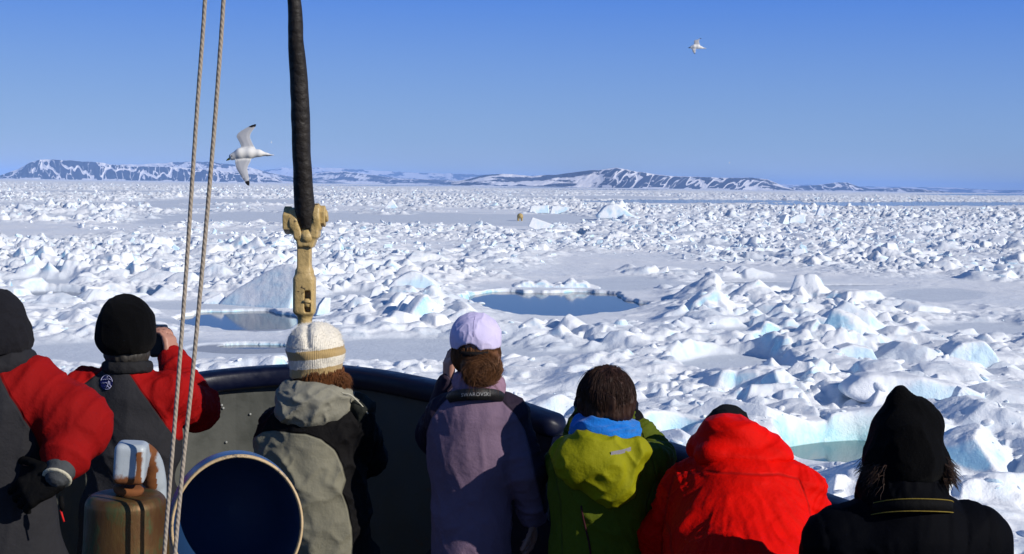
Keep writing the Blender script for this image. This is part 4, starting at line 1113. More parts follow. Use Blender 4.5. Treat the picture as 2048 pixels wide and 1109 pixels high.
    for i in range(len(st) - 1):
        for k in range(4): F.append((i * 4 + k, i * 4 + (k + 1) % 4, i * 4 + 4 + (k + 1) % 4, i * 4 + 4 + k))
    link('strap', mesh_any(V, F), MB, cm)
# ---------------- 3. cream striped hat, beige and black parka
def p3():
    d = 5.3; Q = lambda u, v, k=0: P(u, v, d + k)
    hd = Q(634, 718); sl, sr = Q(556, 862), Q(702, 856); el, er = Q(543, 935, .2), Q(722, 905, .14); wl, wr = Q(585, 930, .55), Q(690, 880, .5)
    ch, hp = Q(620, 925), Q(678, 1165, -.02)
    root = person('person in cream hat with tan stripes and a beige and black parka', d, hd, .078, R(-14), R(-6), Q(632, 795), ch, sl, sr, el, er, wl, wr, hp, hl=(.2, 1, 0), hr=(-.2, 1, 0), pl=(0, 0, -1), pr=(0, 0, -1), curl=.7)
    M = cloth('black_beige_parka', (.005, .0045, .005), .75, second=(.20, .19, .14))
    tor = [ell3(ch, (.195, .15, .22)), ell3(Q(632, 985), (.175, .15, .22)), ell3(Q(652, 1060), (.165, .15, .22)), ell3(hp, (.175, .15, .2)), cap(off(sl, .03), off(sr, -.03), .09), cap(Q(628, 800), Q(626, 850), .10, .13)]
    R_ = U([cap(off(sr, -.01), er, .095, .090), cap(er, wr, .08, .055)], .03); L_ = U([cap(sl, el, .075, .07), cap(el, wl, .065, .05)], .03)
    f = U([U(tor, .06), R_, L_], .028); sg = [(sr, er, .09), (er, wr, .07), (sl, el, .07)]
    pan = XZ([(480, 905), (497, 886), (520, 870), (548, 865), (578, 866), (612, 868), (642, 879), (668, 902), (685, 938), (690, 965), (684, 985), (692, 1012), (703, 1060), (706, 1250), (470, 1250), (470, 950)], d - .14)
    F1 = ((9, 0, -5), (0, 9, 0), (5, 0, 7))
    jacket('jacket', root, M, hem(f, hp.z - .10), [sl, sr, el, er, hp, wr, Q(625, 790)], disp=[folds(7, .011, F1), sleeve_folds(sg, .011, 15, 9)],
           attrs={'pan': lambda V: poly_sd(pan, V[:, 0], V[:, 2])})
    hood = U([tor3(Q(636, 806, .0), .118, .045, rotxyz(R(-14), R(7), 0), sz=1.35, sy=.95), ell3(Q(612, 822, -.10), (.115, .060, .055), rotxyz(0, R(4), 0))], .035); lo, hi = bbox([Q(630, 800)], .26)
    body_obj('hood', hood, lo, hi, .006, cloth('beige_hood', (.25, .24, .19), .8), root, folds(9, .012, ((6, 0, 8), (0, 10, 0), (-9, 0, 16))))
    fl = U([box3(Q(716, 815, -.02), (.050, .055, .036), .014, rotxyz(R(10), R(28), R(-20)))], .01); lo, hi = bbox([Q(716, 815)], .13)
    body_obj('hood_flap', fl, lo, hi, .005, cloth('dark_lining', (.02, .022, .018), .8), root, folds(4, .006, ((16, 0, 8), (0, 10, 0), (-9, 0, 16))))
    pip = catmull([Q(682, 786, -.10), Q(700, 790, -.10), Q(712, 800, -.09), Q(724, 812, -.08), Q(736, 828, -.07)], 6)
    link('piping', mesh_any(*tube(pip, .0028, 6)), cloth('cream_piping', (.5, .48, .38)), root)
    hc = Q(631, 706, -.005)
    hat = U([ell3(off(hc, 0, 0, .012), (.103, .113, .095)), ell3(Q(628, 676), (.090, .098, .048)), cap(Q(631, 705), Q(631, 738), .108, .100)], .025); lo, hi = bbox([hd], .22)
    zz0 = Q(631, 757, -.1).z; k = d / FPX
    s = NB('striped_wool', .95, (.62, .55, .42), .08); a = s.attr('zz'); co = s.coords('Object')
    fz = s.noise(38, co, 6, .75)
    tan = s.mix(fz, (.40, .27, .11), (.52, .37, .17)); crm = s.mix(fz, (.76, .70, .58), (.86, .81, .70))
    zn = s.math('ADD', a, s.math('MULTIPLY', s.math('SUBTRACT', s.noise(60, co, 4), .5), .010))
    s.col(s.mix(s.mr(zn, 17.5 * k, 19 * k, 1, 0), s.mix(s.math('MULTIPLY', s.mr(zn, 36.5 * k, 38 * k), s.mr(zn, 54 * k, 55.5 * k, 1, 0)), crm, tan), tan))
    s.bump(s.math('ADD', s.noise(90, co, 6, .8), s.math('MULTIPLY', s.attr('rib'), .5)), .5, .006); s.b.inputs['Sheen Weight'].default_value = .35
    def ribf(V): return np.sin(np.arctan2(V[:, 1] - hc.y, V[:, 0] - hc.x) * 90) * .5
    tilt = lambda V: V[:, 2] - zz0 - (V[:, 0] - hc.x) * .12
    def cuts(p): return np.maximum(hat(p), -(p[:, 2] - zz0 - (p[:, 0] - hc.x) * .12) )
    def dents(V):
        z = V[:, 2] - zz0; b = np.exp(-((z - 55 * k) / .006) ** 2) * .004
        x = V[:, 0] - hc.x
        return -b - .010 * np.exp(-((x + .012 + (z - .12) * .2) / .012) ** 2) * (z > 60 * k) * (V[:, 1] < hc.y) + (vn3(V.astype(np.float32) * 30) - .5) * .010
    ho = body_obj('hat', cuts, lo, hi, .0042, s.m, root, dents, {'zz': tilt, 'rib': ribf})
    seam = [P(637, v, 5.3 - .115) for v in (742, 722, 700)]
    # wool nap
    me = ho.data; n_ = len(me.vertices); co_ = np.zeros(n_ * 3, np.float32); me.vertices.foreach_get('co', co_); co_ = co_.reshape(-1, 3).astype(float); no = np.zeros(n_ * 3, np.float32); me.vertices.foreach_get('normal', no); no = no.reshape(-1, 3)
    zr = tilt(co_); sel = ((zr > 57 * k) | ((zr > 20 * k) & (zr < 36 * k)))
    fu = strands(co_[sel], no[sel], .011, 2600, 8, .00035, .6, .8, seg=4, spread=.8)
    fo = hair_obj('wool_nap', [fu], cloth('nap', (.88, .83, .72), 1.0), ho); fo.location = (0, 0, 0)
    r_, dr = shell_pts(Q(638, 735), (.092, .098, .09), 600, 7, -.6, .0, az_c=-.9, az_w=1.9); c = (np.array(Q(636, 745)[:]), np.array([.086, .095, .11]))
    r2, d2 = shell_pts(Q(676, 757, -.02), (.034, .04, .03), 300, 9, -.6, .9); d2[:, 0] += .8
    hair_obj('hair', [strands(r_, dr, .085, 2600, 10, .0010, .6, .6, center=c), strands(r2, d2, .05, 1200, 11, .0010, .7, 1.2)], hair_mat('auburn_hair', (.09, .030, .010), (.27, .105, .035)), root)
    body_obj('hair', U([ell3(Q(640, 752), (.083, .09, .062)), ell3(Q(676, 762, -.01), (.032, .04, .028))], .03), *bbox([Q(645, 750)], .14), .005, hair_mat('auburn_hair_mass', (.07, .024, .009), (.19, .07, .024)), root, folds(3, .004, ((60, 0, 0), (0, 60, 0), (0, 0, 12))))
# ---------------- 4. lilac cap and jacket, binocular strap
def p4():
    d = 5.1; Q = lambda u, v, k=0: P(u, v, d + k)
    hd = Q(951, 700); sl, sr = Q(897, 832), Q(1018, 838); el, er = Q(872, 870, .24), Q(1050, 945, -.02); wl, wr = Q(897, 772, .22), Q(1064, 1028, .06)
    ch, hp = Q(948, 900), Q(940, 1150, 0)
    root = person('person in lilac cap and lilac jacket with reddish hair bun and a raised left hand', d, hd, .076, R(4), 0, Q(953, 775), ch, sl, sr, el, er, wl, wr, hp, hl=(.0, .15, 1), pl=(.9, .4, 0), hr=(.1, .3, -1), pr=(-1, 0, 0), curl=.75, skin=skin_mat('skin_pink', (.40, .20, .15)))
    M = cloth('lilac_plum_jacket', (.17, .115, .17), .72, second=(.026, .018, .032))
    tor = [ell3(ch, (.168, .135, .22)), ell3(ch.lerp(hp, .55), (.148, .125, .27)), ell3(hp, (.150, .13, .2)), cap(off(sl, .03), off(sr, -.02), .078), cap(Q(953, 785), Q(952, 830), .078, .11)]
    R_ = U([cap(off(sr, -.01, 0, .01), er, .078, .068), cap(er, wr, .066, .050)], .025); L_ = U([cap(sl, el, .075, .066), cap(el, wl, .06, .046)], .03)
    f = U([U(tor, .05), R_, L_], .022); sg = [(sr, er, .07), (er, wr, .06), (sl, el, .07)]
    pan = XZ([(985, 788), (1006, 806), (1032, 830), (1050, 862), (1062, 905), (1071, 950), (1080, 990), (1090, 1040), (1140, 1040), (1140, 760)], d - .08)
    pan2 = XZ([(905, 788), (880, 812), (862, 838), (848, 880), (845, 960), (780, 960), (780, 690), (880, 690), (876, 760)], d - .05)
    j = jacket('jacket', root, M, hem(f, hp.z - .16), [sl, sr, el, er, hp, wl, wr, Q(950, 780)], disp=[folds(11, .006, ((9, 0, 2), (0, 9, 0), (-1, 0, 3.5))), sleeve_folds(sg, .008, 22, 12)],
           attrs={'pan': lambda V: np.minimum(poly_sd(pan, V[:, 0], V[:, 2]), poly_sd(pan2, V[:, 0], V[:, 2]))})
    col = tor3(Q(958, 770), .078, .018, rotxyz(R(-4), R(6), 0), sz=2.2); lo, hi = bbox([Q(955, 770)], .2)
    body_obj('collar', col, lo, hi, .005, cloth('lilac_collar', (.30, .185, .26)), root, folds(2, .005, ((30, 0, 0), (0, 30, 0), (0, 0, 10))))
    # cap with its strap opening
    hc = Q(951, 676); z_b = Q(951, 699, -.08).z
    dome = ell3(hc, (.0905, .103, .085)); low_ = cap(off(hc, 0, 0, 0), off(hc, 0, 0, -.03), .0895)
    capf = SUB(lambda p: smin(dome(p), low_(p), .02), ell3(off(hc, 0, .0, -.006), (.085, .097, .082)), .003)
    opening = lambda p: np.hypot((p[:, 0] - Q(948, 0).x) / .046, (p[:, 2] - Q(0, 700, -.09).z) / .047) * .046 - .046 + (p[:, 1] > hc.y) * 1.0
    fcap = SUB(lambda p: np.maximum(capf(p), -(p[:, 2] - z_b - (p[:, 0] - hc.x) * .04)), opening, .004)
    vis = lambda p: np.maximum(ell3(off(hc, 0, .12, -.028), (.075, .085, .012), rotxyz(R(-10), 0, 0))(p), -(np.linalg.norm((p - A(hc))[:, :2] / A((.088, .10)), axis=1) - 1) * .09)
    s = NB('lilac_cotton', .85, (.62, .56, .80), .1); co = s.coords('Object'); s.bump(s.math('ADD', s.noise(40, co, 5), s.math('MULTIPLY', s.noise(700, co), .2)), .25, .006)
    s.col(s.mix(s.noise(12, co), (.58, .52, .78), (.66, .61, .83))); lo, hi = bbox([hc], .24)
    co_ = body_obj('cap', U0(fcap, vis), lo, hi, .0032, s.m, root, folds(6, .0025, ((22, 0, 0), (0, 22, 0), (0, 0, 14))))
    st = [off(hc, .0895 * math.sin(a), -.1015 * math.cos(a), Q(0, 694, -.09).z - hc.z) for a in np.linspace(-.6, .6, 14)]
    V, F = [], []
    for p in st: V += [off(p, 0, -.001, .009), off(p, 0, -.001, -.009), off(p, 0, .002, -.009), off(p, 0, .002, .009)]
    for i in range(len(st) - 1):
        for k in range(4): F.append((i * 4 + k, i * 4 + (k + 1) % 4, i * 4 + 4 + (k + 1) % 4, i * 4 + 4 + k))
    so = link('cap_strap', mesh_any(V, F), cloth('cap_strap', (.012, .010, .010)), co_); so.location = (0, 0, 0)
    seamp = [on_surface([bvh(co_)], u, v, .0005) for u, v in ((950, 634), (948, 645), (947, 657), (947, 668), (947, 674))]
    so = link('seam', mesh_any(*tube([p for p in seamp if p], .0012, 5)), cloth('seam', (.45, .40, .62)), co_); so.location = (0, 0, 0)
    hm = hair_mat('red_brown_hair', (.055, .022, .009), (.20, .085, .032)); k = d / FPX
    mass = U([ell3(Q(952, 708), (.086, .093, .075)), ell3(Q(960, 740, -.080), (.062, .040, .046), rotxyz(0, R(8), 0)), ell3(Q(985, 735, -.07), (.036, .035, .05))], .025)
    body_obj('hair', mass, *bbox([Q(955, 725)], .17), .0045, hm, root, folds(3, .006, ((26, 0, 22), (0, 30, 0), (-20, 0, 26))))
    c = (np.array(Q(952, 708)[:]), np.array([.087, .094, .08])); r_, dr = shell_pts(Q(952, 700), (.086, .094, .085), 700, 5, -.5, .3, az_w=2.2)
    b0 = Q(963, 740, -.080); rg = np.random.RandomState(3); a = rg.rand(700) * 6.28; rr = .35 + .65 * rg.rand(700)
    rb = np.stack([b0.x + .060 * rr * np.cos(a), np.full(700, b0.y - .035) - .012 * (1 - rr), b0.z + .044 * rr * np.sin(a)], 1); db = np.stack([-np.sin(a), np.full(700, -.05), np.cos(a)], 1)
    hair_obj('hair', [strands(r_, dr, .06, 2000, 6, .0009, .4, .4, center=c), strands(rb, db, .085, 1800, 7, .0010, .15, .5, spread=.15, center=(np.array(b0[:]), np.array([.062, .045, .048]))), strands(rb, db, .07, 220, 8, .0007, .9, .9, spread=.5)], hm, root)
    # neck strap of the binoculars, with its lettering, and the binoculars themselves
    bn = empty('binoculars', Q(925, 735, .26), 'black binoculars raised by the person in lilac, on a wide lettered neck strap', 'binoculars')
    MB = paint('black_rubber', (.006, .006, .007), .55, bump=.4, scale=80)
    binoc(bn, Q(942, 712, .20), MB, .9)
    cx = Q(951, 779); Rx, Ry = .094, .098
    def sp(a, z): return off(cx, Rx * math.sin(a) * (1 + .12 * abs(a / 1.4) ** 2), -Ry * math.cos(a) - .030, z - .020 * (abs(a) / 1.2) ** 2.2 + .004 * a)
    V, F = [], []; aa = np.linspace(-1.55, 1.55, 40)
    for a in aa:
        wv_ = .021 * (1 - .25 * (abs(a) / 1.55) ** 3)
        V += [sp(a, wv_), sp(a, -wv_), off(sp(a, -wv_), 0, .006, 0), off(sp(a, wv_), 0, .006, 0)]
    for i in range(len(aa) - 1):
        for k_ in range(4): F.append((i * 4 + k_, i * 4 + (k_ + 1) % 4, i * 4 + 4 + (k_ + 1) % 4, i * 4 + 4 + k_))
    so = link('strap', mesh_any(V, F), MB, bn)
    cu = bpy.data.curves.new('t', 'FONT'); cu.body = 'SWAROVSKI'; cu.size = .0185; cu.space_character = 1.08; cu.align_x = 'CENTER'; cu.align_y = 'CENTER'
    to = bpy.data.objects.new('t', cu); COL.objects.link(to); bpy.context.view_layer.update()
    me = bpy.data.meshes.new_from_object(to.evaluated_get(bpy.context.evaluated_depsgraph_get())); bpy.data.objects.remove(to)
    for v in me.vertices:
        x, y = v.co.x, v.co.y; a = x / Rx * 1.0 + .05; q = sp(a, y); v.co = off(q, math.sin(a) * .001, -math.cos(a) * .0016)
    so2 = link('lettering', me, paint('strap_print', (.34, .34, .34), .6), so); so2.location = (0, 0, 0)
    for s_ in (-1, 1):
        e_ = sp(1.55 * s_, 0); q = catmull([e_, off(e_, .0, .05, -.02), Q(948 + s_ * 30, 775, .12), Q(946 + s_ * 22, 730, .19)], 6); link('strap_end', mesh_any(*tube(q, .004, 6)), MB, bn)
def binoc(root, c, mat, s_=1.0, tilt=0):
    k = s_; f = U([cyl3(off(c, -.034 * k, -.02, 0), off(c, -.036 * k, .11 * k, 0), .020 * k, .005, .029 * k), cyl3(off(c, .034 * k, -.02, 0), off(c, .036 * k, .11 * k, 0), .020 * k, .005, .029 * k), cap(off(c, -.02 * k, .03, .004), off(c, .02 * k, .03, .004), .014 * k), cap(off(c, 0, .0, .006), off(c, 0, .06, .006), .009 * k)], .006)
    body_obj('barrels', f, *bbox([c, off(c, 0, .1, 0)], .08), .004, mat, root)
# ---------------- 5. green jacket, blue scarf
def p5():
    d = 4.9; Q = lambda u, v, k=0: P(u, v, d + k)
    hd = Q(1213, 795); sl, sr = Q(1146, 935), Q(1292, 932); el, er = Q(1132, 925, .24), Q(1318, 912, .22); wl, wr = Q(1167, 842, .25), Q(1262, 842, .26)
    ch, hp = Q(1210, 985), Q(1200, 1190, 0)
    root = person('person with short dark brown hair, bright blue scarf and lime green hooded jacket', d, hd, .080, 0, 0, Q(1213, 870), ch, sl, sr, el, er, wl, wr, hp, hl=(.35, .3, .9), hr=(-.35, .3, .9), pl=(.7, .7, 0), pr=(-.7, .7, 0), curl=1.0)
    M = cloth('green_jacket', (.075, .10, .005), .7, second=(.085, .11, .005)); pan5 = XZ([(1128, 900), (1110, 950), (1122, 1010), (1128, 1200), (1290, 1200), (1296, 1010), (1316, 960), (1300, 900)], d - .12)
    tor = [ell3(ch, (.195, .145, .2)), ell3(ch.lerp(hp, .6), (.185, .14, .25)), ell3(hp, (.19, .15, .2)), cap(off(sl, .03), off(sr, -.03), .078), cap(Q(1212, 885), Q(1212, 930), .10, .13)]
    R_ = U([cap(sr, er, .080, .060), cap(er, wr, .058, .046)], .022); L_ = U([cap(sl, el, .082, .068), cap(el, wl, .058, .046)], .022)
    f = U([U(tor, .05), R_, L_], .022); sg = [(sr, er, .07), (er, wr, .05), (sl, el, .07), (el, wl, .05)]
    jacket('jacket', root, M, hem(f, hp.z - .12), [sl, sr, el, er, hp, wl, wr], disp=[folds(21, .007, ((8, 0, 3), (0, 8, 0), (-2, 0, 4))), sleeve_folds(sg, .009, 24, 22)],
           attrs={'pan': lambda V: poly_sd(pan5, V[:, 0], V[:, 2])})
    hd_ = U([ell3(Q(1198, 930, -.135), (.150, .075, .095), rotxyz(0, R(6), 0)), ell3(Q(1222, 975, -.15), (.085, .055, .070), rotxyz(0, R(12), 0)), cap(Q(1222, 990, -.15), Q(1224, 1012, -.145), .030, .010), cap(Q(1130, 905, -.06), Q(1180, 893, -.13), .045, .04), cap(Q(1180, 893, -.13), Q(1270, 900, -.12), .04, .045)], .035)
    hd_ = SUB(hd_, ell3(Q(1215, 880, -.06), (.115, .085, .062)), .02)
    s = cloth('lime_hood', (.25, .245, .004), .65)
    ho = body_obj('hood', hd_, *bbox([Q(1200, 950, -.12)], .24), .006, s, root, folds(23, .009, ((9, 0, -4), (0, 8, 0), (6, 0, 8))), smooth_it=1)
    tr = [bvh(ho)]; L = [on_surface(tr, u, v, .003) for u, v in ((1222, 908), (1232, 906), (1243, 904), (1254, 901), (1262, 898))]; L = [x for x in L if x]
    if len(L) > 2:
        V = [];
        for p in L: V += [off(p, 0, 0, .007), off(p, 0, 0, -.007)]
        t_ = link('reflective_tab', mesh_any(V, [(2 * i, 2 * i + 1, 2 * i + 3, 2 * i + 2) for i in range(len(L) - 1)]), cloth('tab_grey', (.25, .24, .26)), ho); t_.location = (0, 0, 0)
    tr = [bvh([c for c in root.children if c.name.startswith('jacket')][0])]
    L = [on_surface(tr, u, v, .002) for u, v in ((1162, 1012), (1166, 1035), (1172, 1060), (1178, 1085), (1183, 1120))]; L = [x for x in L if x]
    if len(L) > 2: link('zip_seam', mesh_any(*tube(L, .0035, 6)), cloth('seam_maroon', (.05, .012, .016)), root)
    sc = U([tor3(Q(1212, 862, -.005), .092, .032, rotxyz(R(-12), R(6), 0), sz=1.25, sy=.95), tor3(Q(1216, 876, -.01), .106, .026, rotxyz(R(-16), R(14), 0), sy=.95)], .012)
    s = NB('blue_fleece', .95, (.0, .16, .62), .08); co = s.coords('Object'); s.bump(s.noise(170, co, 4, .7), .8, .006); s.col(s.mix(s.noise(60, co), (.004, .14, .52), (.010, .24, .80))); s.b.inputs['Sheen Weight'].default_value = .3
    body_obj('scarf', sc, *bbox([Q(1213, 868)], .2), .0055, s.m, root, folds(6, .009, ((6, 0, 12), (0, 12, 0), (-6, 0, 18))))
    for w_, e_, pn, sd in ((wl, (.35, .3, .9), (.7, .7, 0), 1), (wr, (-.35, .3, .9), (-.7, .7, 0), -1)):
        body_obj('glove', hand_sdf(w_, e_, pn, 1.0, 1.15, sd), *bbox([w_], .2), .006, cloth('navy_glove', (.008, .009, .016)), root)
        body_obj('glove_cuff', cap(w_, off(w_, 0, -.0, -.03) , .05, .052), *bbox([w_], .1), .006, M_BLACKGLOVE, root)
    hm = hair_mat('dark_brown_hair', (.010, .004, .003), (.05, .020, .011), .6)
    cen = Q(1213, 789); rad = (.095, .104, .098)
    mass = U([ell3(cen, rad), ell3(Q(1212, 806, -.01), (.098, .095, .072)), ell3(Q(1213, 826, -.02), (.080, .08, .035))], .03)
    body_obj('hair', mass, *bbox([cen], .17), .0045, hm, root, folds(3, .005, ((50, 0, 0), (0, 50, 0), (0, 0, 9))))
    r_, dr = shell_pts(cen, tuple(x * 1.0 for x in rad), 2000, 12, -.5, 1.0); top = np.array([[cen.x, cen.y, cen.z + .085]]); 
    c = (np.array(off(cen, 0, 0, -.004)[:]), np.array([.098, .106, .101]))
    hair_obj('hair', [strands(r_, dr, .085, 5200, 13, .0011, .55, .35, center=c, spread=.34)], hm, root)
    bn = empty('binoculars', Q(1213, 800, .3), 'dark binoculars held up by the person in the green jacket', 'binoculars')
    binoc(bn, Q(1213, 795, .17), paint('dark_rubber', (.006, .006, .007), .55), .9)
# ---------------- 6. bright red jacket, bent forward
def p6():
    d = 4.62; Q = lambda u, v, k=0: P(u, v, d + k)
    hd = Q(1457, 868, .30); sl, sr = Q(1372, 985, .08), Q(1592, 985, .05); el, er = Q(1322, 1090, .22), Q(1625, 1085, .2); wl, wr = Q(1400, 1095, .55), Q(1560, 1095, .55)
    ch, hp = Q(1480, 1040, -.0), Q(1480, 1180, -.28)
    root = person('person hunched forward in a bright red hooded jacket over a black hat', d, hd, .074, 0, R(-30), Q(1462, 925, .2), ch, sl, sr, el, er, wl, wr, hp, hl=(.3, 1, 0), hr=(-.3, 1, 0), pl=(0, 0, -1), pr=(0, 0, -1))
    M = cloth('red_shell', (.70, .004, .001), .62, spec=.06, second=(.68, .004, .001)); MH_ = cloth('red_hood', (.70, .004, .001), .62, spec=.06)
    tor = [ell3(Q(1480, 1030, .02), (.235, .18, .17)), ell3(Q(1482, 1100, -.10), (.25, .19, .20)), ell3(hp, (.24, .19, .2)), cap(off(sl, .04, 0, .02), off(sr, -.04, 0, .02), .085, .085), cap(Q(1468, 935, .14), Q(1478, 990, .05), .12, .16)]
    R_ = U([cap(sr, er, .092, .086), cap(er, wr, .078, .055)], .03); L_ = U([cap(sl, el, .092, .086), cap(el, wl, .078, .055)], .03)
    f = U([U(tor, .07), R_, L_], .035); sg = [(sr, er, .09), (er, wr, .07), (sl, el, .09)]
    pan6 = XZ([(1362, 968), (1420, 953), (1480, 950), (1560, 955), (1606, 968), (1622, 1010), (1630, 1060), (1620, 1200), (1340, 1200), (1338, 1060), (1345, 1010)], d - .12)
    def radial(V):      # creases fan out from the neck down the back
        x = V[:, 0] - Q(1470, 930).x; z = V[:, 2] - Q(1470, 900).z; a = np.arctan2(x, -z); r = np.hypot(x, z)
        q = np.stack([a * 7, r * 2.2, V[:, 1] * 2], 1).astype(np.float32) + 3; q = q + (vn3(q * .6) * 1.2)[:, None]
        return (ridge3(q) ** 4 * .010 + ridge3(q * 2.3 + 4) ** 5 * .006 - .005) * sstep(.1, .25, r)
    jacket('jacket', root, M, hem(f, hp.z - .14), [sl, sr, el, er, hp, wl, wr, Q(1465, 930, .1)], disp=[radial, folds(31, .005, ((8, 0, 2), (0, 8, 0), (-2, 0, 4))), sleeve_folds(sg, .010, 15, 32)],
           attrs={'pan': lambda V: poly_sd(pan6, V[:, 0], V[:, 2])})
    hood = U([tor3(Q(1467, 900, .17), .108, .05, rotxyz(R(-28), R(6), 0), sz=1.15, sy=1.15), ell3(Q(1462, 872, .12), (.108, .105, .068), rotxyz(R(10), R(6), 0)), ell3(Q(1548, 900, .10), (.066, .09, .040), rotxyz(0, R(22), 0)), ell3(Q(1425, 905, .04), (.062, .07, .035), rotxyz(0, R(-14), 0)), ell3(Q(1480, 912, .02), (.13, .06, .032), rotxyz(0, R(3), 0))], .03)
    hood = SUB(hood, ell3(Q(1462, 840, .32), (.09, .12, .07)), .015)
    body_obj('hood', hood, *bbox([Q(1470, 890, .12)], .26), .006, MH_, root, folds(33, .006, ((3, 0, 6), (0, 5, 0), (-5, 0, 13))))
    hat = U([ell3(Q(1455, 868, .30), (.090, .108, .102)), tor3(Q(1455, 880, .30), .082, .016, rotxyz(R(-15), 0, 0), sz=1.6)], .02)
    body_obj('hat', hem(hat, Q(0, 890, .3).z), *bbox([Q(1455, 866, .3)], .2), .005, knit('black_cap_knit', (.007, .008, .009)), root, folds(5, .005, ((12, 0, 0), (0, 12, 0), (0, 0, 12))))
# ---------------- 7. far right: peaked black hat, black quilted jacket
def p7():
    d = 3.88; Q = lambda u, v, k=0: P(u, v, d + k)
    hd = Q(1808, 905); sl, sr = Q(1680, 1085), Q(1945, 1085); el, er = Q(1640, 1230, .12), Q(1985, 1230, .12); wl, wr = Q(1720, 1240, .45), Q(1890, 1240, .45)
    ch, hp = Q(1812, 1150), Q(1812, 1400, 0)
    root = person('person at right wearing tall pointed black knit hat and black quilted jacket', d, hd, .080, 0, 0, Q(1808, 985), ch, sl, sr, el, er, wl, wr, hp, hl=(.2, 1, 0), hr=(-.2, 1, 0), pl=(0, 0, -1), pr=(0, 0, -1))
    M = cloth('black_quilt', (.0022, .0025, .0042), .75, spec=.04, bump=.1)
    tor = [ell3(ch, (.215, .15, .22)), ell3(ch.lerp(hp, .6), (.20, .15, .3)), ell3(hp, (.205, .16, .2)), cap(off(sl, .05, 0, .0), off(sr, -.05, 0, .0), .10), cap(Q(1806, 990), Q(1810, 1060), .10, .15)]
    R_ = U([cap(sr, er, .105, .09), cap(er, wr, .08, .055)], .03); L_ = U([cap(sl, el, .105, .09), cap(el, wl, .08, .055)], .03)
    f = U([U(tor, .07), R_, L_], .035)
    def quilt(V):
        x = V[:, 0] - Q(1810, 0).x; z = V[:, 2] - Q(0, 1040).z
        s_ = np.abs(x) - .02 * np.sin(z * 9); q = np.abs(np.sin((s_ - .06) / .062 * math.pi)) ** .45
        return .006 * (q - 1) * sstep(.10, .16, np.abs(x))
    jacket('jacket', root, M, hem(f, hp.z - .12), [sl, sr, el, er, hp, wl, wr, Q(1806, 980)], disp=[quilt, folds(41, .005, ((8, 0, 2), (0, 8, 0), (-2, 0, 6)))])
    col = U([tor3(Q(1804, 990), .100, .026, rotxyz(R(-5), R(3), 0), sz=2.3), ell3(Q(1868, 975, .05), (.03, .05, .07))], .03)
    body_obj('collar', col, *bbox([Q(1806, 985)], .22), .006, M, root, folds(2, .006, ((20, 0, 0), (0, 20, 0), (0, 0, 14))))
    cs = empty('camera_strap', Q(1806, 1010, -.1), 'black neck strap with thin yellow edges round the black jacket collar', 'strap')
    cx = Q(1810, 985)
    def line(z0, rr): return [off(cx, rr * math.sin(a), -rr * math.cos(a) - .006, z0 - .030 * abs(a / 1.3) ** 2 * (1 if a > 0 else 1.5)) for a in np.linspace(-1.0, 1.25, 24)]
    V, F = [], []; up, dn = line(.012, .128), line(-.020, .136)
    for a, b in zip(up, dn): V += [a, b, off(b, 0, .006), off(a, 0, .006)]
    for i in range(len(up) - 1):
        for k in range(4): F.append((i * 4 + k, i * 4 + (k + 1) % 4, i * 4 + 4 + (k + 1) % 4, i * 4 + 4 + k))
    link('webbing', mesh_any(V, F), M_BLACKGLOVE, cs); ye = cloth('yellow_edge', (.22, .16, .03))
    for q in (up, dn): link('edging', mesh_any(*tube([off(p, 0, -.001) for p in q], .0016, 5)), ye, cs)
    hat = U([ell3(Q(1808, 890), (.098, .114, .122)), cap(Q(1806, 838), Q(1799, 800), .062, .024), cap(Q(1799, 800), Q(1801, 783), .022, .011), cap(Q(1835, 830), Q(1845, 845), .045, .05), tor3(Q(1808, 925), .088, .024, sz=1.5, sy=1.08), ell3(Q(1878, 925), (.016, .03, .022))], .035)
    body_obj('hat', hem(hat, Q(0, 946).z), *bbox([Q(1806, 870)], .26), .005, knit('black_peaked_knit', (.0015, .0015, .002)), root, folds(5, .004, ((12, 0, 0), (0, 12, 0), (0, 0, 8))))
    hm = hair_mat('brown_hair', (.022, .012, .008), (.07, .036, .022))
    c = (np.array(Q(1808, 925)[:]), np.array([.088, .098, .12])); r_, dr = shell_pts(Q(1808, 925), (.095, .10, .09), 900, 5, -.6, -.05, az_w=2.4); dr[:, 0] += np.sign(r_[:, 0] - hd.x) * .35
    tf = []
    for (u_, v_, sx) in ((1746, 934, -1), (1884, 930, 1)):
        q_ = np.array(Q(u_ - sx * 6, v_, -.01)[:]); rg = np.random.RandomState(u_); rt = q_ + rg.normal(0, 1, (160, 3)) * np.array([.008, .03, .014]); dd_ = np.tile(np.array([sx * .75, -.1, -.6]), (160, 1))
        tf.append(strands(rt, dd_, .055, 900, 8, .0012, .35, .6, spread=.3))
    hair_obj('hair', [strands(r_, dr, .075, 3600, 6, .0011, .7, 1.0, center=c)] + tf, hm, root)
    body_obj('hair', ell3(Q(1808, 942), (.092, .095, .055)), *bbox([Q(1808, 940)], .14), .006, hm, root, folds(3, .005, ((40, 0, 0), (0, 40, 0), (0, 0, 12))))
for fn in (p1, p2, p3, p4, p5, p6, p7):
    t1 = time.time(); fn(); print(fn.__name__, round(time.time() - t1, 1))
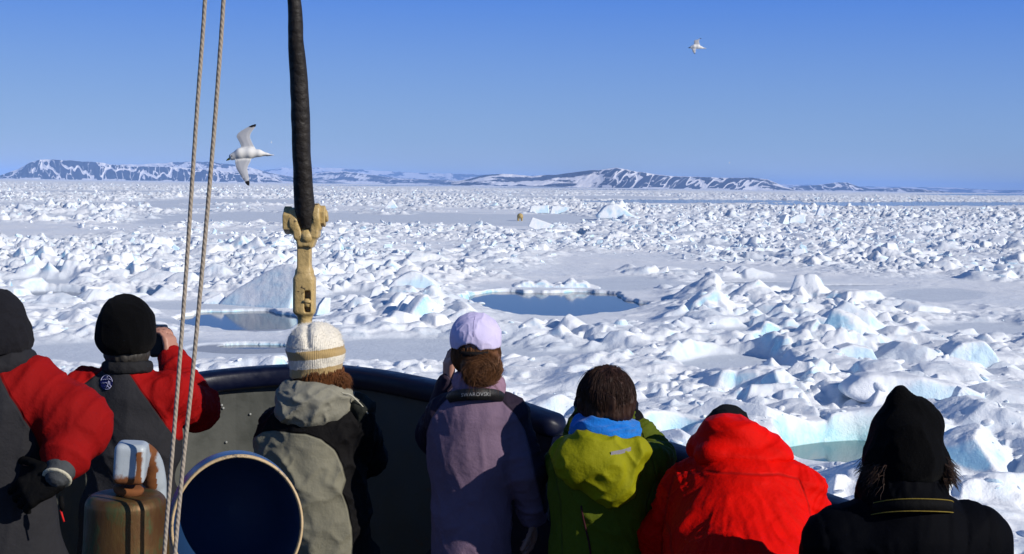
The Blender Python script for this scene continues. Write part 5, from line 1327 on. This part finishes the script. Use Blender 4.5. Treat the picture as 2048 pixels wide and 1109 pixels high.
# ================================================================== birds and the bear
s = NB('gull_feathers', .7, (.8, .8, .8), .2); co = s.coords('Object')
c = s.mix(s.attr('grey'), (.78, .77, .74), (.42, .43, .46)); c = s.mix(s.attr('tip'), c, (.010, .010, .012))
s.col(c); s.bump(s.noise(60, co, 4), .2, .004); M_GULL = s.m
def gull(label, d, body, wingu, wingl, tipu, tipl, bill, eye, h, billcol, group='gulls flying over the ice'):
    Q = lambda u, v, k=0: P(u, v, d + k); k = d / FPX
    root = empty('gull', Q(*body[1]), label, 'gull', group)
    wu, wl = [[(p.x, p.z) for p in catmull([P(u, v, d) for u, v in w_], 5, True)] for w_ in (wingu, wingl)]
    tu, tl = XZ(tipu, d), XZ(tipl, d)
    y0 = d; L = abs(Q(*body[0]).x - Q(*body[-1]).x)
    def wing(poly, s_):
        z0 = Q(*body[1]).z
        def f(p):
            pd = poly_sd(poly, p[:, 0], p[:, 2]); dz = np.abs(p[:, 2] - z0)
            yy = y0 + s_ * dz * .35 - dz * dz * .5
            t = np.clip(L * .030 - dz * .012, L * .016, 1)
            return np.maximum(pd + L * .006, np.abs(p[:, 1] - yy) - t * np.clip(-pd / (L * .10), .35, 1)) * .8
        return f
    bl = []
    rads = [.040, .062, .060, .040, .016, .012]
    pts = [Q(*b) for b in body]
    bl = [cap(pts[i], pts[i + 1], rads[i] * L / .42, rads[i + 1] * L / .42) for i in range(len(pts) - 1)]
    tail = ell3(pts[-1], (L * .12, L * .10, L * .014))
    f = U([U(bl, .04 * L), tail], .03 * L); g = lambda p: smin(smin(f(p), wing(wu, 1)(p), .02 * L), wing(wl, -1)(p), .02 * L)
    allp = [P(u, v, d) for u, v in wingu + wingl] + pts
    lo, hi = bbox(allp, L * .12); lo[1] = d - .32 * L / .4; hi[1] = d + .32 * L / .4
    body_obj('body', g, lo, hi, h, M_GULL, root, attrs={
        'tip': lambda V: ((np.minimum(poly_sd(tu, V[:, 0], V[:, 2]), poly_sd(tl, V[:, 0], V[:, 2])) < 0)).astype(float),
        'grey': lambda V: sstep(.0, -.02 * L, np.minimum(poly_sd(wu, V[:, 0], V[:, 2]), poly_sd(wl, V[:, 0], V[:, 2]))) * sstep(.055 * L / .42, .09 * L / .42, np.abs(V[:, 2] - np.interp(V[:, 0], [p.x for p in pts], [p.z for p in pts])))})
    b0, b1 = Q(*bill[0]), Q(*bill[1])
    link('bill', mesh_any(*tube([b0, b0.lerp(b1, .6), b1], [.016 * L / .42, .012 * L / .42, .003], 8)), paint('bill_colour', billcol, .4), root)
    if eye: link('eye', mesh_any(*lathe([(0, -.004), (.006, 0), (0, .004)], Q(eye[0], eye[1], -.037), 10, Matrix.Rotation(R(90), 3, 'X'))), paint('eye_black', (.004, .004, .004), .2), root)
    return root
gull('white gull with yellow bill and black wingtips gliding left above the cliffs', 12.0, [(465, 314), (481, 308), (500, 307), (518, 307), (534, 309.5), (540, 310.5)],
     [(478, 304), (480, 292), (474, 280), (470.5, 272), (476, 264), (490, 255), (503, 248.5), (510.5, 248), (509, 254), (502, 264), (499, 274), (505, 288), (512, 302), (495, 308)],
     [(472, 315), (470.5, 322), (474, 336), (483, 350), (492, 362), (498, 370), (504.5, 372.5), (505, 365), (501, 350), (498, 336), (503, 322), (502, 312), (485, 308)],
     [(494, 253.5), (500, 255), (509, 253), (530, 240), (500, 235)], [(480, 361), (494, 364), (505, 361), (520, 385), (485, 385)],
     [(461.5, 316.5), (452.5, 321.5)], (463.5, 312.5), .0045, (.75, .52, .02))
gull('smaller gull high in the sky at right, dark bill, wings raised and lowered', 28.0, [(1382.5, 95), (1388, 94), (1396, 94), (1402, 95.5), (1408, 97), (1411, 97)],
     [(1388, 92), (1388, 86), (1387.5, 82), (1392, 79), (1398, 77), (1404, 76), (1403, 78.5), (1399.5, 81), (1400, 87), (1401, 92), (1395, 95)],
     [(1383, 96), (1383.5, 102), (1386, 108), (1390, 110.5), (1391, 107), (1392, 101), (1393, 96), (1388, 94)],
     [(1400, 77.5), (1402, 79), (1408, 79), (1408, 73), (1400, 75)], [(1380, 107.3), (1393, 107.3), (1393, 113), (1380, 113)], [(1380.5, 95.4), (1376.5, 96.4)], None, .008, (.02, .02, .02))
def far_gull(u, v, d, label):
    root = empty('gull', P(u, v, d), label, 'gull', 'gulls flying over the ice'); c = P(u, v, d)
    f = U([cap(off(c, -.18, 0, .0), off(c, .15, 0, 0), .06, .03), cap(c, off(c, .05, .1, .42), .04, .015), cap(c, off(c, .05, -.1, -.38), .04, .015)], .05)
    body_obj('body', f, *bbox([c], .55), .02, M_GULL, root)
far_gull(543, 285, 330, 'tiny far gull, a white speck right of the large gull')
far_gull(1459, 326, 420, 'tiny far gull, a white speck above the long hills at right')
def bear():
    q = Vector(gp(1040, 442, .17)); x, y, z = q; z = ground_z(x, y); q.z = z
    root = empty('polar_bear', q, 'yellowish polar bear walking away over the smooth far ice, seen from behind', 'polar bear')
    w_ = lambda a, b, c: (x + a, y + b, z + c)
    f = U([ell3(w_(0, 0, .92), (.50, .62, .44)), ell3(w_(.05, .8, .88), (.46, .75, .42)), cap(w_(.1, 1.4, .95), w_(.15, 1.9, .75), .26, .20),
           cap(w_(-.30, -.05, .75), w_(-.34, -.15, .35), .24, .16), cap(w_(-.34, -.15, .35), w_(-.34, -.05, .09), .15, .13), cap(w_(-.34, -.0, .08), w_(-.34, .14, .08), .12, .10),
           cap(w_(.30, .1, .75), w_(.32, .22, .38), .24, .16), cap(w_(.32, .22, .38), w_(.32, .30, .09), .15, .13), cap(w_(.32, .32, .08), w_(.32, .46, .08), .12, .10),
           cap(w_(-.22, 1.25, .75), w_(-.26, 1.3, .10), .2, .13), cap(w_(.28, 1.1, .75), w_(.3, 1.0, .10), .2, .13)], .10)
    f = U([f, cap(w_(.15, 1.9, .78), w_(.17, 2.25, .66), .17, .08), ell3(w_(.04, 1.9, .95), (.05, .04, .06)), ell3(w_(.27, 1.9, .95), (.05, .04, .06)), ell3(w_(0, -.62, .90), (.07, .06, .10))], .04)
    s = NB('bear_fur', .9, (.46, .34, .14), .1); co = s.coords('Object'); s.col(s.mix(s.noise(4, co, 5), (.30, .21, .08), (.60, .46, .22))); s.bump(s.noise(22, co, 5), .8, .05)
    body_obj('body', f, *bbox([Vector(w_(0, -.3, .1)), Vector(w_(.1, 2.0, 1.1))], .75), .045, s.m, root, folds(3, .03, ((6, 0, 0), (0, 6, 0), (0, 0, 3))))
bear()
# ================================================================== ice blocks that stand out
def slab(label, poly, vb, dep, lean=0.0, rough_=.05, blue=0.0, turn=0.0):
    """a single block: its outline, real thickness dep (m) and backward lean; it stands where its foot meets the ice"""
    uc = sum(p[0] for p in poly) / len(poly)
    q = Vector(gp(uc, vb, .15)); d = q.y; z0 = ground_z(q.x, d)
    pts = XZ(poly, d); zb = min(p[1] for p in pts); dz = (z0 - .12) - zb
    pts = [(a, b + dz) for a, b in pts]; ht = max(p[1] for p in pts) - min(p[1] for p in pts); wd = max(p[0] for p in pts) - min(p[0] for p in pts)
    pts = [(p.x, p.z) for p in catmull([(a, 0, b) for a, b in pts], 3, True)] if rough_ > .03 else pts
    sz = max(ht, wd); h = sz / 46; ct, st = math.cos(turn), math.sin(turn); xc = q.x; zb = z0 - .12
    def f(p):
        X = p[:, 0] - xc; Y = p[:, 1] - d; Z = p[:, 2] - zb
        x = X * ct + Y * st; y = -X * st + Y * ct
        y = y - lean * Z; pd = poly_sd(pts, x + xc, p[:, 2]); w_ = np.abs(y) - dep * .5 * (1 - .25 * Z / ht)
        a, b = pd + h, w_ + h
        return (np.minimum(np.maximum(a, b), 0) + np.hypot(np.maximum(a, 0), np.maximum(b, 0)) - h * 1.2) * .8
    lo = np.array([xc - wd * .75 - dep, d - dep - abs(lean) * ht - wd * abs(st), zb - .1]); hi = np.array([xc + wd * .75 + dep, d + dep + abs(lean) * ht + wd * abs(st), zb + ht + .3])
    V, F = surf(f, lo, hi, h); V = relax(V, F, 1); N_ = normals(V, F)
    sc_ = 2.2 / sz; pp = (V * sc_).astype(np.float32)
    V = V + N_ * ((ridge3(pp * 1.4 + 3) - .5) * rough_ * sz * .5 + (ridge3(pp * 4 + 3) - .5) * rough_ * sz * .22)[:, None]
    me = mesh_np(V, F, True); o = link('ice_block', me, MBLOCK)
    o.location = (0, 0, 0); c0 = Vector((xc, d, z0)); me.transform(Matrix.Translation(-c0)); o.location = c0
    return tag(o, label, 'ice block')
slab('huge smooth tilted ice slab beside the cream bottle screw', [(414, 610), (430, 592), (452, 572), (500, 543), (530, 528), (560, 524), (586, 532), (592, 560), (600, 612)], 613, .55, .62, .022, turn=-.5)
slab('small sloping slab leaning against the foot of the huge tilted slab', [(404, 606), (412, 594), (440, 582), (462, 606)], 607, .5, .5, .02)
slab('big rounded ice boulder with long shadow right of the bear', [(1198, 441), (1201, 427), (1212, 416), (1232, 413), (1246, 421), (1262, 434), (1278, 441)], 442, 3.6, .1, .05)
slab('white pointed peak of ice standing on the far flat edge, left of centre', [(769, 418), (777, 406), (784, 399), (790, 407), (797, 418)], 418, 2.0, .1, .03)
slab('rectangular white slab standing on edge behind the bear', [(1058, 428), (1062, 415), (1097, 413), (1098, 429)], 428, 1.6, .1, .02)
slab('wedge shaped slab right of the rectangular slab behind the bear', [(1100, 428), (1104, 413), (1142, 415), (1128, 424), (1112, 429)], 428, 1.8, .1, .02)
slab('flat plate of ice tipped up just right of the bear', [(1056, 452), (1065, 434), (1108, 449), (1098, 461), (1070, 458)], 461, .7, .6, .012)
slab('tall thin ice fin with shaded left face on the far right pack', [(1556, 450), (1568, 431), (1573, 429), (1574, 453)], 453, 1.6, .0, .02, turn=.5)
slab('square white slab beside the thin ice fin', [(1576, 452), (1580, 438), (1594, 431), (1610, 432), (1609, 452)], 453, 1.2, .1, .02)
slab('steep bluish ice tooth beyond the square white slab', [(1630, 437), (1637, 419), (1641, 414), (1647, 426), (1649, 438)], 438, 1.5, .1, .03)
slab('upright triangular ice shard just right of the cream bottle screw', [(630, 634), (638, 614), (650, 600), (661, 601), (659, 620), (656, 634)], 634, .45, .15, .03, turn=.35)
slab('low wedge of ice with dark left face above the black beanie', [(246, 596), (249, 562), (262, 555), (290, 562), (345, 582), (350, 594), (300, 600)], 598, 1.5, .15, .05)
slab('small white cone of ice at the far left flat edge', [(93, 419), (100, 406), (109, 418)], 419, 2.2, .1, .03)
slab('sharp white ice cone on the far flat left of the ropes', [(233, 421), (246, 404), (264, 420)], 421, 2.4, .1, .03)
slab('snowy round mound at the right edge of the middle ice', [(1880, 735), (1890, 712), (1912, 694), (1945, 688), (1966, 696), (1980, 735)], 736, 1.6, .1, .05)
slab('long shaded ridge block in front of the right middle flat', [(1522, 694), (1552, 668), (1588, 652), (1625, 664), (1705, 696), (1640, 703)], 702, 1.3, .2, .06)
slab('flat topped block with blue cut edge near the right middle', [(1668, 730), (1672, 711), (1700, 703), (1738, 711), (1748, 732), (1705, 738)], 737, 1.1, .1, .03)
slab('smooth tilted block on the ridge left of the pool', [(780, 602), (795, 580), (822, 566), (850, 574), (876, 602)], 604, 1.4, .3, .04)
slab('broad white block at the foot of the near right ridge', [(1690, 812), (1700, 790), (1745, 775), (1850, 782), (1930, 800), (1950, 828), (1800, 835)], 832, 1.3, .15, .05)
slab('pointed shard on the jumble below the right edge', [(1905, 850), (1918, 815), (1935, 830), (1950, 852)], 852, .5, .1, .04)
slab('rounded snowy lump at the far lip of the pool', [(1030, 573), (1040, 565), (1056, 561), (1068, 565), (1082, 560), (1098, 567), (1108, 573)], 573, 2.2, .1, .11)
slab('white crumbled heap at the right of the pool far lip', [(1106, 574), (1118, 565), (1128, 566), (1142, 555), (1152, 563), (1166, 561), (1180, 569), (1196, 574)], 574, 2.4, .1, .12)
# the larger loose blocks of the pack, each an object of its own
rs2 = np.random.RandomState(91)
pm = []; pr_near = []
for k in range(8):
    V, F = chunk(700 + k, 1, .65 + .3 * rs2.rand(), .4 + .25 * rs2.rand(), 9 + k % 4, 0, 1, 3); me = mesh_np(V * 1.25, F, True); me.materials.append(MBLOCK); pr_near.append(me)
for k in range(14):
    V, F = chunk(500 + k, 1, .6 + .35 * rs2.rand(), .35 + .35 * rs2.rand(), 9 + k % 5, .07, 2)
    me = mesh_np(V, F, True); me.materials.append(MBLOCK)
    if hasattr(me, 'set_sharp_from_angle'): me.set_sharp_from_angle(angle=R(32))
    pm.append(me)
LAND = [('the dark pool', 1118, 602), ('the lilac cap', 950, 665), ('the cream striped hat', 632, 705), ('the rounded black beanie', 252, 650), ('the grey beanie', 25, 640), ('the pointed black hat', 1805, 860),
        ('the brown haired head', 1213, 785), ('the red hood', 1480, 860), ('the polar bear', 1040, 434), ('the long shadowed boulder', 1230, 428), ('the cream bottle screw', 609, 560), ('the black wrapped stay', 608, 420),
        ('the turquoise melt pool', 1735, 888), ('the two pale ropes', 395, 470), ('the huge tilted slab', 510, 570), ('the rounded rail end', 1105, 835), ('the square white slab', 1595, 440), ('the long ridge block', 1610, 680),
        ('the round snowy mound', 1930, 710), ('the red shoulder at right', 1640, 960), ('the blue cut block', 1708, 718), ('the white pointed peak', 784, 408), ('the far left ice cone', 100, 412), ('the far lip heap', 1148, 565), ('the white shard below right edge', 1930, 835), ('the broad white block', 1810, 805), ('the smooth ridge block left of the pool', 825, 585),
        ('the large gull', 500, 308)]
HIDE = [(0, 570, 65, 1109), (190, 585, 345, 1109), (130, 735, 440, 1109), (570, 650, 695, 1109), (390, 725, 1130, 1109), (898, 625, 1005, 1109), (1150, 730, 1275, 1109), (1085, 880, 1345, 1109), (1395, 812, 1595, 1109), (1290, 950, 1720, 1109), (1728, 770, 1890, 1109), (1600, 1010, 2048, 1109), (560, 0, 655, 655)]
cnt = 0; tries = 0; placed = []
while cnt < 230 and tries < 9000:
    tries += 1
    u = rs2.uniform(10, 2040); v = HZN + (u - 1024) * .0151 + 34 * math.exp(rs2.uniform(0, 2.95))
    if v > 1100 or any(a - 6 < u < c + 6 and b - 6 < v < d_ for a, b, c, d_ in HIDE): continue
    q = gp(u, v, .3); hz_, th_, _, _, ml_ = [float(a[0, 0]) for a in ice(np.array([[q[0]]]), np.array([[q[1]]]))]
    if th_ > .25 or ml_ > .05 or hz_ < .26: continue
    if rs2.rand() > sstep(.2, .55, hz_): continue
    if any(abs(u - a) < 16 and abs(v - b) < 8 for a, b in placed): continue
    s_ = (.4 + .75 * rs2.rand() ** 2) * (.8 + min(q[1], 300) / 230)
    me = pm[rs2.randint(14)] if q[1] > 85 else pr_near[rs2.randint(8)]
    o = bpy.data.objects.new('ice_block', me); COL.objects.link(o)
    o.location = (q[0], q[1], hz_ + s_ * (.04 if q[1] > 85 else -.06)); o.scale = (s_, s_, s_ * rs2.uniform(.8, 1.2))
    o.rotation_euler = (rs2.normal(0, .3), rs2.normal(0, .3), rs2.rand() * 6.28)
    placed.append((u, v)); cnt += 1
    i = min(range(len(LAND)), key=lambda k: math.hypot(u - LAND[k][1], (v - LAND[k][2]) * 1.6))
    du, dv = u - LAND[i][1], (v - LAND[i][2]) * 1.6
    dr = ('right of' if du > 0 else 'left of') if abs(du) > abs(dv) else ('above' if dv < 0 else 'below')
    o['_k'] = f'{i}|{dr}|{math.hypot(du, dv):.2f}'
grp = {}
for o in COL.objects:
    if '_k' in o: i, dr, r_ = o['_k'].split('|'); grp.setdefault((int(i), dr), []).append((float(r_), o))
ORD = ['', 'second ', 'third ', 'fourth ', 'fifth ', 'sixth ', 'seventh ', 'eighth ', 'ninth ', 'tenth ', 'eleventh ', 'twelfth ', 'thirteenth ', 'fourteenth ', 'fifteenth ', 'sixteenth ', 'seventeenth ', 'eighteenth ', 'nineteenth ', 'twentieth '] + ['twenty-' + x for x in ('first ', 'second ', 'third ', 'fourth ', 'fifth ', 'sixth ', 'seventh ', 'eighth ', 'ninth ')] + ['thirtieth '] + ['thirty-' + x for x in ('first ', 'second ', 'third ', 'fourth ', 'fifth ', 'sixth ', 'seventh ', 'eighth ', 'ninth ')]
for (i, dr), L in grp.items():
    for k, (r_, o) in enumerate(sorted(L, key=lambda t: t[0])):
        del o['_k']
        tag(o, f'{ORD[min(k, 38)]}nearest loose ice block {dr} {LAND[i][0]}', 'ice block', 'loose blocks of broken ice')
print('blocks', cnt, max(len(L) for L in grp.values()))
print('total', round(time.time() - t0, 1))
